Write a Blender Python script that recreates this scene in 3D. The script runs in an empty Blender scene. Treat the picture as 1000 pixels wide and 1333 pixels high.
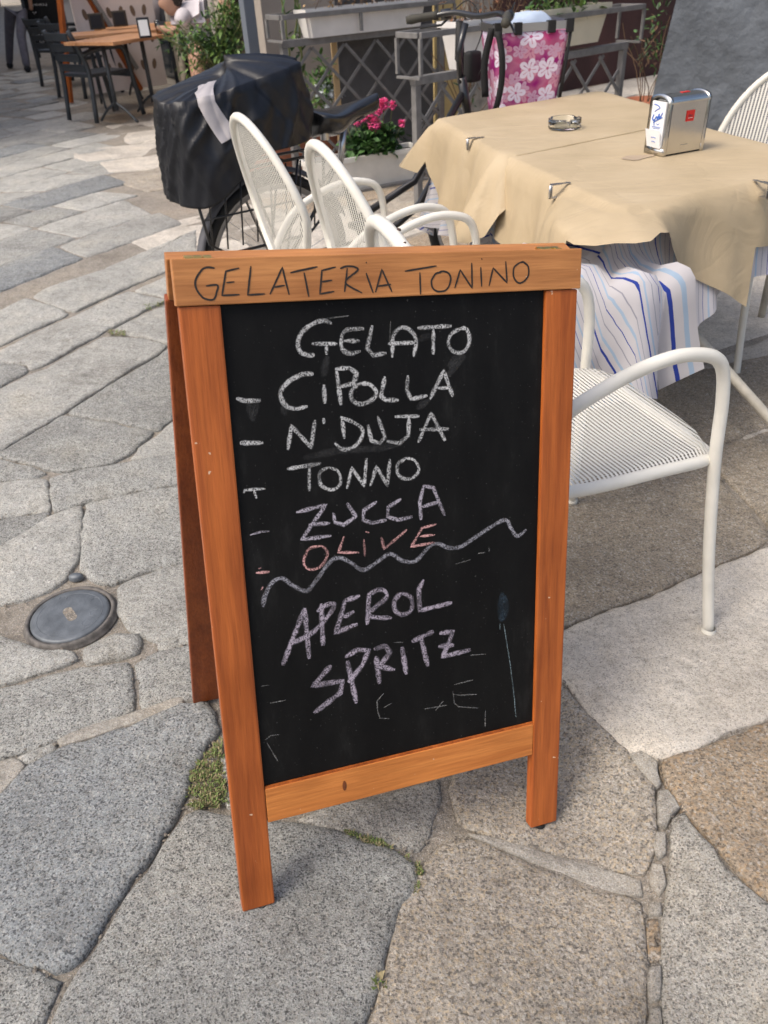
import bpy, bmesh, math, random
from mathutils import Vector, Matrix, noise
random.seed(7)
R = math.radians
S = bpy.context.scene
COL = S.collection

# ------------------------------------------------------------------ camera, light, exposure
CH = 1.31
MW = Matrix(((0.9982048, -0.0598923, 0.0), (-0.0348179, -0.5802985, 0.8136592), (-0.0487319, -0.8121986, -0.5813421)))  # image axes (right, down, forward) -> world
FPX, CXP, CYP = 1015.0, 500.0, 666.5
cam_d = bpy.data.cameras.new('camera'); cam = bpy.data.objects.new('camera', cam_d); COL.objects.link(cam)
rot = Matrix((MW.col[0], -MW.col[1], -MW.col[2])).transposed()
cam.matrix_world = Matrix.Translation((0, 0, CH)) @ rot.to_4x4()
cam_d.sensor_fit = 'VERTICAL'; cam_d.sensor_height = 24.0; cam_d.lens = 24.0 * FPX / 1333.0
cam_d.clip_start = 0.05; cam_d.clip_end = 400
cam_d.dof.use_dof = True; cam_d.dof.focus_distance = 1.35; cam_d.dof.aperture_fstop = 5.2
S.camera = cam
S.render.resolution_x = 768; S.render.resolution_y = 1024

SUN_EL, SUN_AZ = R(56), R(-118)     # azimuth from +Y towards +X
w = bpy.data.worlds.new('World'); S.world = w; w.use_nodes = True
nt = w.node_tree; bg = nt.nodes['Background']
sky = nt.nodes.new('ShaderNodeTexSky'); sky.sky_type = 'NISHITA'; sky.sun_disc = False
sky.sun_elevation = SUN_EL; sky.sun_rotation = SUN_AZ
sky.air_density = 1.0; sky.dust_density = 6.0; sky.ozone_density = 1.0
nt.links.new(sky.outputs[0], bg.inputs[0]); bg.inputs[1].default_value = 0.14
sd = bpy.data.lights.new('sun', 'SUN'); sun = bpy.data.objects.new('sun', sd); COL.objects.link(sun)
sd.energy = 1.0; sd.angle = R(19); sd.color = (1.0, 0.975, 0.91)
dirv = Vector((math.sin(SUN_AZ) * math.cos(SUN_EL), math.cos(SUN_AZ) * math.cos(SUN_EL), math.sin(SUN_EL)))
sun.rotation_euler = dirv.to_track_quat('Z', 'Y').to_euler()
S.view_settings.view_transform = 'Standard'; S.view_settings.look = 'None'
S.view_settings.exposure = 0.58; S.view_settings.gamma = 1.0; S.view_settings.use_curve_mapping = False
S.cycles.max_bounces = 8; S.cycles.transparent_max_bounces = 24

# ------------------------------------------------------------------ helpers
def gz(x, y):
    """height of the uneven street: it falls gently from left to right near the board"""
    s = x * .946 + y * .298
    k = 1.0 - .55 * min(1.0, max(0.0, (y - 1.6) / 2.5))
    g = min(1.0, max(0.0, (s - .5) / .28)); g = g * g * (3 - 2 * g)
    return -.009 - .052 * k * math.tanh(2.8 * (s - .23)) * (1 - g) - .03 * max(-.5, min(.5, y - .75)) * (1 - g) + .006 * g

def at(u, v, z=0.0):
    d = MW @ Vector(((u - CXP) / FPX, (v - CYP) / FPX, 1.0)); t = (z - CH) / d.z
    return Vector((d.x * t, d.y * t, z))

def atg(u, v):
    p = at(u, v, 0.0)
    for _ in range(6):
        p = at(u, v, gz(p.x, p.y))
    return p

def aty(u, v, y):
    d = MW @ Vector(((u - CXP) / FPX, (v - CYP) / FPX, 1.0)); t = y / d.y
    return Vector((d.x * t, y, d.z * t + CH))

def topx(p):
    c = MW.transposed() @ (Vector(p) - Vector((0, 0, CH)))
    if c.z < .05: return None
    return (CXP + FPX * c.x / c.z, CYP + FPX * c.y / c.z)

def link(o, parent=None):
    COL.objects.link(o)
    if parent is not None: o.parent = parent
    return o

def obj(name, bm, m, parent=None, smooth=False, kind=None, label=None):
    me = bpy.data.meshes.new(name); bm.normal_update(); bm.to_mesh(me); bm.free()
    for k in (m if isinstance(m, (list, tuple)) else [m]): me.materials.append(k)
    if smooth:
        for p in me.polygons: p.use_smooth = True
    o = bpy.data.objects.new(name, me); link(o, parent)
    if kind: o['kind'] = kind
    if label: o['label'] = label
    return o

def empty(name, label, cat, loc=(0, 0, 0), rz=0.0, group=None):
    o = bpy.data.objects.new(name, None); COL.objects.link(o)
    o.location = loc; o.rotation_euler = (0, 0, rz); o.empty_display_size = .1
    return tag(o, label, cat, group)

def tag(o, label, cat, group=None):
    o['label'] = label; o['category'] = cat
    if group: o['group'] = group
    return o

def dup(root, loc, rz, label):
    def cp(s, par):
        c = s.copy(); COL.objects.link(c)
        if par is not None: c.parent = par
        for ch in s.children: cp(ch, c)
        return c
    r = cp(root, None); r.location = loc; r.rotation_euler = (0, 0, rz); r['label'] = label
    return r

def box(bm, c, s, M=None, bev=0.0):
    T = Matrix.Translation(c) @ Matrix.Diagonal((s[0], s[1], s[2], 1))
    if M is not None: T = M @ T
    r = bmesh.ops.create_cube(bm, size=1.0, matrix=T)
    if bev > 0:
        es = list({e for v in r['verts'] for e in v.link_edges})
        bmesh.ops.bevel(bm, geom=es, offset=bev, segments=2, profile=.6, affect='EDGES')
    return bm

def boxo(name, c, s, m, parent=None, bev=0.0, M=None, **k):
    bm = bmesh.new(); box(bm, Vector(c), s, M, bev); return obj(name, bm, m, parent, **k)

def spline(pts, n=6, closed=False):
    P = [Vector(p) for p in pts]; out = []; N = len(P)
    rng = range(N if closed else N - 1)
    for i in rng:
        p1 = P[i]; p2 = P[(i + 1) % N]
        p0 = P[(i - 1) % N] if (closed or i > 0) else p1 + (p1 - p2)
        p3 = P[(i + 2) % N] if (closed or i + 2 < N) else p2 + (p2 - p1)
        for k in range(n):
            t = k / n; t2 = t * t; t3 = t2 * t
            out.append(.5 * ((2 * p1) + (p2 - p0) * t + (2 * p0 - 5 * p1 + 4 * p2 - p3) * t2 + (3 * p1 - p0 - 3 * p2 + p3) * t3))
    if not closed: out.append(P[-1].copy())
    return out

def tube(bm, pts, r, seg=10, closed=False, cap=True):
    P = [Vector(p) for p in pts]; N = len(P); rings = []
    nrm = None
    for i in range(N):
        a = P[(i - 1) % N] if (closed or i > 0) else P[i]; b = P[(i + 1) % N] if (closed or i < N - 1) else P[i]
        t = (b - a)
        if t.length < 1e-9: t = Vector((0, 0, 1))
        t.normalize()
        if nrm is None:
            nrm = t.cross(Vector((0, 0, 1)))
            if nrm.length < 1e-3: nrm = t.cross(Vector((0, 1, 0)))
        nrm = (nrm - t * nrm.dot(t)).normalized(); bn = t.cross(nrm)
        rr = r[i] if isinstance(r, (list, tuple)) else r
        rings.append([bm.verts.new(P[i] + (nrm * math.cos(2 * math.pi * k / seg) + bn * math.sin(2 * math.pi * k / seg)) * rr) for k in range(seg)])
    for i in range(N if closed else N - 1):
        A = rings[i]; B = rings[(i + 1) % N]
        for k in range(seg):
            bm.faces.new((A[k], A[(k + 1) % seg], B[(k + 1) % seg], B[k]))
    if cap and not closed:
        bm.faces.new(list(reversed(rings[0]))); bm.faces.new(rings[-1])
    return bm

def tubeo(name, pts, r, m, parent=None, seg=10, closed=False, **k):
    bm = bmesh.new(); tube(bm, pts, r, seg, closed); return obj(name, bm, m, parent, smooth=True, **k)

def lathe(bm, prof, seg=24, M=None, closed=False):
    M = M or Matrix()
    rings = []
    for (r, z) in prof:
        if r < 1e-6: rings.append([bm.verts.new(M @ Vector((0, 0, z)))])
        else: rings.append([bm.verts.new(M @ Vector((r * math.cos(2 * math.pi * k / seg), r * math.sin(2 * math.pi * k / seg), z))) for k in range(seg)])
    prs = list(zip(rings, rings[1:])) + ([(rings[-1], rings[0])] if closed else [])
    for A, B in prs:
        for k in range(seg):
            q = [A[k % len(A)], A[(k + 1) % seg % len(A)], B[(k + 1) % seg % len(B)], B[k % len(B)]]
            u = []
            for x in q:
                if x not in u: u.append(x)
            if len(u) > 2: bm.faces.new(u)
    return bm

# ------------------------------------------------------------------ materials
def mat(name, col, rough=.6, metal=0.0, var=0.0, vscale=8.0, bump=0.0, bscale=60.0, spec=.5, detail=6.0, coat=0.0, trans=0.0, emit=None, space='Object'):
    m = bpy.data.materials.new(name); m.use_nodes = True; n = m.node_tree; b = n.nodes['Principled BSDF']
    b.inputs['Base Color'].default_value = (*col, 1); b.inputs['Roughness'].default_value = rough; b.inputs['Metallic'].default_value = metal
    b.inputs['Specular IOR Level'].default_value = spec; b.inputs['Coat Weight'].default_value = coat
    if trans: b.inputs['Transmission Weight'].default_value = trans
    tc = n.nodes.new('ShaderNodeTexCoord')
    if var > 0:
        nz = n.nodes.new('ShaderNodeTexNoise'); nz.inputs['Scale'].default_value = vscale; nz.inputs['Detail'].default_value = detail
        n.links.new(tc.outputs[space], nz.inputs['Vector'])
        mr = n.nodes.new('ShaderNodeMapRange'); mr.inputs[1].default_value = .3; mr.inputs[2].default_value = .7; mr.inputs[3].default_value = 1 - var; mr.inputs[4].default_value = 1 + var
        n.links.new(nz.outputs[0], mr.inputs[0])
        mx = n.nodes.new('ShaderNodeMix'); mx.data_type = 'RGBA'; mx.blend_type = 'MULTIPLY'; mx.inputs[0].default_value = 1
        mx.inputs[6].default_value = (*col, 1); n.links.new(mr.outputs[0], mx.inputs[7]); n.links.new(mx.outputs[2], b.inputs['Base Color'])
    if bump > 0:
        nb = n.nodes.new('ShaderNodeTexNoise'); nb.inputs['Scale'].default_value = bscale; nb.inputs['Detail'].default_value = 8
        n.links.new(tc.outputs[space], nb.inputs['Vector'])
        bp = n.nodes.new('ShaderNodeBump'); bp.inputs['Strength'].default_value = 1; bp.inputs['Distance'].default_value = bump
        n.links.new(nb.outputs[0], bp.inputs['Height']); n.links.new(bp.outputs[0], b.inputs['Normal'])
    if emit: b.inputs['Emission Color'].default_value = (*emit[0], 1); b.inputs['Emission Strength'].default_value = emit[1]
    return m

def ramp(n, stops, src, interp='LINEAR'):
    r = n.nodes.new('ShaderNodeValToRGB'); r.color_ramp.interpolation = interp
    while len(r.color_ramp.elements) < len(stops): r.color_ramp.elements.new(.5)
    for e, (p, c) in zip(r.color_ramp.elements, stops):
        e.position = p; e.color = (*c, 1) if len(c) == 3 else c
    n.links.new(src, r.inputs[0]); return r

def mixc(n, fac, a, b, mode='MIX'):
    x = n.nodes.new('ShaderNodeMix'); x.data_type = 'RGBA'; x.blend_type = mode; x.clamp_factor = True
    if isinstance(fac, (int, float)): x.inputs[0].default_value = fac
    else: n.links.new(fac, x.inputs[0])
    for i, c in ((6, a), (7, b)):
        if isinstance(c, tuple): x.inputs[i].default_value = (*c, 1)
        else: n.links.new(c, x.inputs[i])
    return x.outputs[2]

def granite(name, base, tan=(.42, .34, .24), grain=150.0, contrast=.72, tanamt=.3, dark=.62, bump=.005, rough=.85, vary=.12):
    m = bpy.data.materials.new(name); m.use_nodes = True; n = m.node_tree; b = n.nodes['Principled BSDF']
    ge = n.nodes.new('ShaderNodeNewGeometry'); pos = ge.outputs['Position']
    oi = n.nodes.new('ShaderNodeObjectInfo')
    def nz(sc, det=5.0, rg=.6):
        t = n.nodes.new('ShaderNodeTexNoise'); t.inputs['Scale'].default_value = sc; t.inputs['Detail'].default_value = det; t.inputs['Roughness'].default_value = rg
        n.links.new(pos, t.inputs['Vector']); return t.outputs[0]
    grain *= 2.1; bump *= 2.6
    lo = tuple(c * (1 - contrast) for c in base); hi = tuple(min(.8, c * (1 + contrast)) for c in base)
    g = nz(grain, 3.0, .7)
    c1 = ramp(n, [(.34, lo), (.46, base), (.56, base), (.68, hi)], g).outputs[0]
    t1 = ramp(n, [(.5, (0, 0, 0)), (.66, (1, 1, 1))], nz(grain * .7, 2.0, .6)).outputs[0]
    tm = n.nodes.new('ShaderNodeMath'); tm.operation = 'MULTIPLY'; n.links.new(t1, tm.inputs[0]); tm.inputs[1].default_value = tanamt
    c2 = mixc(n, tm.outputs[0], c1, tan)
    dn = n.nodes.new('ShaderNodeTexNoise'); dn.inputs['Scale'].default_value = 400; n.links.new(pos, dn.inputs['Vector'])
    dv = n.nodes.new('ShaderNodeVectorMath'); dv.operation = 'MULTIPLY_ADD'; n.links.new(dn.outputs['Color'], dv.inputs[0]); dv.inputs[1].default_value = (.003, .003, .003); n.links.new(pos, dv.inputs[2])
    vo = n.nodes.new('ShaderNodeTexVoronoi'); vo.inputs['Scale'].default_value = grain * 1.1; n.links.new(dv.outputs[0], vo.inputs['Vector'])
    sp = n.nodes.new('ShaderNodeSeparateColor'); n.links.new(vo.outputs['Color'], sp.inputs[0])
    dk = ramp(n, [(.80, (0, 0, 0)), (.84, (1, 1, 1))], sp.outputs[0]).outputs[0]
    dm = n.nodes.new('ShaderNodeMath'); dm.operation = 'MULTIPLY'; n.links.new(dk, dm.inputs[0]); dm.inputs[1].default_value = dark
    c3 = mixc(n, dm.outputs[0], c2, (.03, .03, .035))
    wk = ramp(n, [(.86, (0, 0, 0)), (.9, (1, 1, 1))], sp.outputs[1]).outputs[0]
    wm = n.nodes.new('ShaderNodeMath'); wm.operation = 'MULTIPLY'; n.links.new(wk, wm.inputs[0]); wm.inputs[1].default_value = .42
    c4 = mixc(n, wm.outputs[0], c3, (.6, .58, .54))
    pit = ramp(n, [(.30, (.50, .48, .46)), (.44, (.92, .92, .92)), (.6, (1.12, 1.12, 1.12))], nz(70, 8.0, .75)).outputs[0]  # dirt tone in the pits, darkened to stand in for relief shade
    c4 = mixc(n, .8, c4, pit, 'MULTIPLY')
    pit2 = ramp(n, [(.3, (.78, .77, .76)), (.5, (1, 1, 1)), (.7, (1.1, 1.1, 1.12))], nz(22, 6.0, .7)).outputs[0]  # broader dirt tone, with the shading of low bumps put into the colour
    c4 = mixc(n, .8, c4, pit2, 'MULTIPLY')
    blot = ramp(n, [(.56, (1, 1, 1)), (.66, (.80, .79, .77))], nz(6.5, 9.0, .72)).outputs[0]
    c4 = mixc(n, .85, c4, blot, 'MULTIPLY')
    chip = ramp(n, [(.655, (0, 0, 0)), (.70, (1, 1, 1))], nz(38, 4.0, .6)).outputs[0]
    cm_ = n.nodes.new('ShaderNodeMath'); cm_.operation = 'MULTIPLY'; n.links.new(chip, cm_.inputs[0]); cm_.inputs[1].default_value = .35
    c4 = mixc(n, cm_.outputs[0], c4, tuple(c * .45 for c in base))
    # large stains and a tint for each stone
    st = ramp(n, [(.3, (.74, .73, .72)), (.5, (1, 1, 1)), (.7, (1.16, 1.13, 1.08))], nz(3.2, 6.0, .65)).outputs[0]
    c5 = mixc(n, 1.0, c4, st, 'MULTIPLY')
    orr = n.nodes.new('ShaderNodeMapRange'); orr.inputs[3].default_value = 1 - vary; orr.inputs[4].default_value = 1 + vary; n.links.new(oi.outputs['Random'], orr.inputs[0])
    c6 = mixc(n, 1.0, c5, orr.outputs[0], 'MULTIPLY')
    n.links.new(c6, b.inputs['Base Color']); b.inputs['Roughness'].default_value = rough; b.inputs['Specular IOR Level'].default_value = .35
    ad = n.nodes.new('ShaderNodeMath'); ad.operation = 'MULTIPLY_ADD'; n.links.new(nz(70, 8.0, .75), ad.inputs[0]); ad.inputs[1].default_value = 1.0
    q = n.nodes.new('ShaderNodeMath'); q.operation = 'MULTIPLY'; n.links.new(nz(11, 3.0), q.inputs[0]); q.inputs[1].default_value = 2.0; n.links.new(q.outputs[0], ad.inputs[2])
    bp = n.nodes.new('ShaderNodeBump'); bp.inputs['Strength'].default_value = .9; bp.inputs['Distance'].default_value = bump
    n.links.new(ad.outputs[0], bp.inputs['Height']); n.links.new(bp.outputs[0], b.inputs['Normal'])
    return m

def wood(name, c_lo, c_hi, axis='Z', rough=.42, knots=False, scale=1.0):
    m = bpy.data.materials.new(name); m.use_nodes = True; n = m.node_tree; b = n.nodes['Principled BSDF']
    tc = n.nodes.new('ShaderNodeTexCoord'); mp = n.nodes.new('ShaderNodeMapping')
    s = {'Z': (26, 26, 1.6), 'X': (1.6, 26, 26), 'Y': (26, 1.6, 26)}[axis]
    mp.inputs['Scale'].default_value = tuple(k * scale for k in s); n.links.new(tc.outputs['Object'], mp.inputs['Vector'])
    a = n.nodes.new('ShaderNodeTexNoise'); a.inputs['Scale'].default_value = 1.6; a.inputs['Detail'].default_value = 8; a.inputs['Distortion'].default_value = .6
    n.links.new(mp.outputs[0], a.inputs['Vector'])
    f = n.nodes.new('ShaderNodeTexNoise'); f.inputs['Scale'].default_value = 9; f.inputs['Detail'].default_value = 4; n.links.new(mp.outputs[0], f.inputs['Vector'])
    c1 = ramp(n, [(.3, c_lo), (.7, c_hi)], a.outputs[0]).outputs[0]
    c2 = mixc(n, 1.0, c1, ramp(n, [(.3, (.82, .8, .78)), (.55, (1, 1, 1)), (.75, (1.08, 1.08, 1.08))], f.outputs[0]).outputs[0], 'MULTIPLY')
    g = n.nodes.new('ShaderNodeTexNoise'); g.inputs['Scale'].default_value = 5; g.inputs['Detail'].default_value = 5; n.links.new(tc.outputs['Object'], g.inputs['Vector'])
    c3 = mixc(n, 1.0, c2, ramp(n, [(.3, (.8, .76, .74)), (.5, (1, 1, 1)), (.72, (1.12, 1.14, 1.16))], g.outputs[0]).outputs[0], 'MULTIPLY')
    # nicks down to the bare wood
    v = n.nodes.new('ShaderNodeTexNoise'); v.inputs['Scale'].default_value = 70; v.inputs['Detail'].default_value = 2; n.links.new(tc.outputs['Object'], v.inputs['Vector'])
    c4 = mixc(n, ramp(n, [(.755, (0, 0, 0)), (.78, (.8, .8, .8))], v.outputs[0]).outputs[0], c3, (.72, .55, .38))
    n.links.new(c4, b.inputs['Base Color']); b.inputs['Specular IOR Level'].default_value = .4
    rr = ramp(n, [(.3, (rough - .1,) * 3), (.7, (rough + .15,) * 3)], g.outputs[0]); n.links.new(rr.outputs[0], b.inputs['Roughness'])
    bp = n.nodes.new('ShaderNodeBump'); bp.inputs['Distance'].default_value = .0006; n.links.new(f.outputs[0], bp.inputs['Height']); n.links.new(bp.outputs[0], b.inputs['Normal'])
    return m

def chalk(name, col, amount=.8, grain=420.0):
    m = bpy.data.materials.new(name); m.use_nodes = True; n = m.node_tree; b = n.nodes['Principled BSDF']
    b.inputs['Roughness'].default_value = .95; b.inputs['Specular IOR Level'].default_value = .1; b.inputs['Base Color'].default_value = (*col, 1)
    tc = n.nodes.new('ShaderNodeTexCoord')
    a = n.nodes.new('ShaderNodeTexNoise'); a.inputs['Scale'].default_value = grain; a.inputs['Detail'].default_value = 3; n.links.new(tc.outputs['Object'], a.inputs['Vector'])
    c = n.nodes.new('ShaderNodeTexNoise'); c.inputs['Scale'].default_value = 45; c.inputs['Detail'].default_value = 4; n.links.new(tc.outputs['Object'], c.inputs['Vector'])
    r1 = ramp(n, [(.34, (.12,) * 3), (.56, (1,) * 3)], a.outputs[0]); r2 = ramp(n, [(.3, (.35,) * 3), (.6, (1,) * 3)], c.outputs[0])
    mu = n.nodes.new('ShaderNodeMath'); mu.operation = 'MULTIPLY'; n.links.new(r1.outputs[0], mu.inputs[0]); n.links.new(r2.outputs[0], mu.inputs[1])
    at_ = n.nodes.new('ShaderNodeAttribute'); at_.attribute_name = 'edge'
    m1 = n.nodes.new('ShaderNodeMath'); m1.operation = 'MULTIPLY'; n.links.new(mu.outputs[0], m1.inputs[0]); n.links.new(at_.outputs['Fac'], m1.inputs[1])
    m2 = n.nodes.new('ShaderNodeMath'); m2.operation = 'MULTIPLY'; n.links.new(m1.outputs[0], m2.inputs[0]); m2.inputs[1].default_value = amount
    n.links.new(m2.outputs[0], b.inputs['Alpha'])
    return m

def perforated(name, col, px=.0062, py=.0062, fill=.5):
    """sheet metal pierced by rows of small round-ended slots (UV in metres)"""
    m = bpy.data.materials.new(name); m.use_nodes = True; n = m.node_tree; b = n.nodes['Principled BSDF']
    b.inputs['Base Color'].default_value = (*col, 1); b.inputs['Roughness'].default_value = .38
    uv = n.nodes.new('ShaderNodeTexCoord'); s = n.nodes.new('ShaderNodeSeparateXYZ'); n.links.new(uv.outputs['UV'], s.inputs[0])
    def M(op, a, bb=None):
        q = n.nodes.new('ShaderNodeMath'); q.operation = op
        for i, v in enumerate((a, bb)):
            if v is None: continue
            if isinstance(v, (int, float)): q.inputs[i].default_value = v
            else: n.links.new(v, q.inputs[i])
        return q.outputs[0]
    fx = M('SUBTRACT', M('FRACT', M('DIVIDE', s.outputs[0], px)), .5); fy = M('SUBTRACT', M('FRACT', M('DIVIDE', s.outputs[1], py)), .5)
    hx = M('LESS_THAN', M('ABSOLUTE', fx), fill * .5); hy = M('LESS_THAN', M('ABSOLUTE', fy), .41)
    hole = M('MULTIPLY', hx, hy); n.links.new(M('SUBTRACT', 1.0, hole), b.inputs['Alpha'])
    return m

GREY = granite('granite_grey', (.37, .375, .355), grain=150, tanamt=.22)
GREYB = granite('granite_grey_blue', (.32, .34, .345), grain=130, tanamt=.18, contrast=.6, bump=.006)
GREYL = granite('granite_pale_grey', (.455, .455, .425), grain=150, tanamt=.3, dark=.35)
SPECK = granite('granite_speckled', (.40, .385, .345), grain=140, tanamt=.35, dark=.5)
TAN = granite('granite_tan', (.37, .335, .285), tan=(.56, .44, .28), grain=110, tanamt=.6, contrast=.6, dark=.5, bump=.005)
RUST = granite('granite_rust', (.39, .32, .24), tan=(.50, .34, .19), grain=90, tanamt=.7, contrast=.7, dark=.4, bump=.005)
PALE = granite('stone_pale_beige', (.52, .48, .42), tan=(.56, .5, .4), grain=170, contrast=.3, tanamt=.4, dark=.35, bump=.0025)
DARK = granite('stone_dark_brown', (.33, .285, .225), tan=(.45, .37, .26), grain=110, contrast=.5, tanamt=.5, dark=.4, bump=.005)
MORTAR = granite('mortar', (.27, .245, .21), grain=190, contrast=.35, tanamt=.4, dark=.35, bump=.004)
RUBBLE = granite('rubble_infill', (.38, .36, .32), grain=200, contrast=.35, tanamt=.4, dark=.3, bump=.004)
W_LEG = wood('orange_varnished_wood', (.27, .062, .012), (.50, .135, .026), 'Z')
W_RAIL = wood('honey_varnished_wood', (.38, .150, .045), (.56, .245, .080), 'X')
W_RAILB = wood('amber_varnished_wood', (.46, .145, .030), (.64, .235, .055), 'X')
W_BACK = wood('shaded_red_wood', (.20, .045, .012), (.33, .085, .020), 'Z')  # darker copy of the leg wood, shade put into the colour
W_TABLE = wood('oiled_table_wood', (.42, .20, .09), (.6, .32, .16), 'X')
BRASS = mat('brass', (.62, .45, .16), .3, 1.0, var=.2, vscale=60)
BLACKRUB = mat('black_rubber', (.012, .012, .012), .7)
WHITE = mat('white_enamel', (.74, .715, .635), .36, coat=.12, var=.13, vscale=9, bump=.0006, bscale=40)
PERF = perforated('perforated_white_sheet', (.72, .70, .63), .0092, .0058, .46)
PERFG = perforated('perforated_grey_white_sheet', (.66, .64, .58), .0125, .0062, .5)
RUSTM = mat('rust_chip', (.06, .035, .025), .9)
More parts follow.
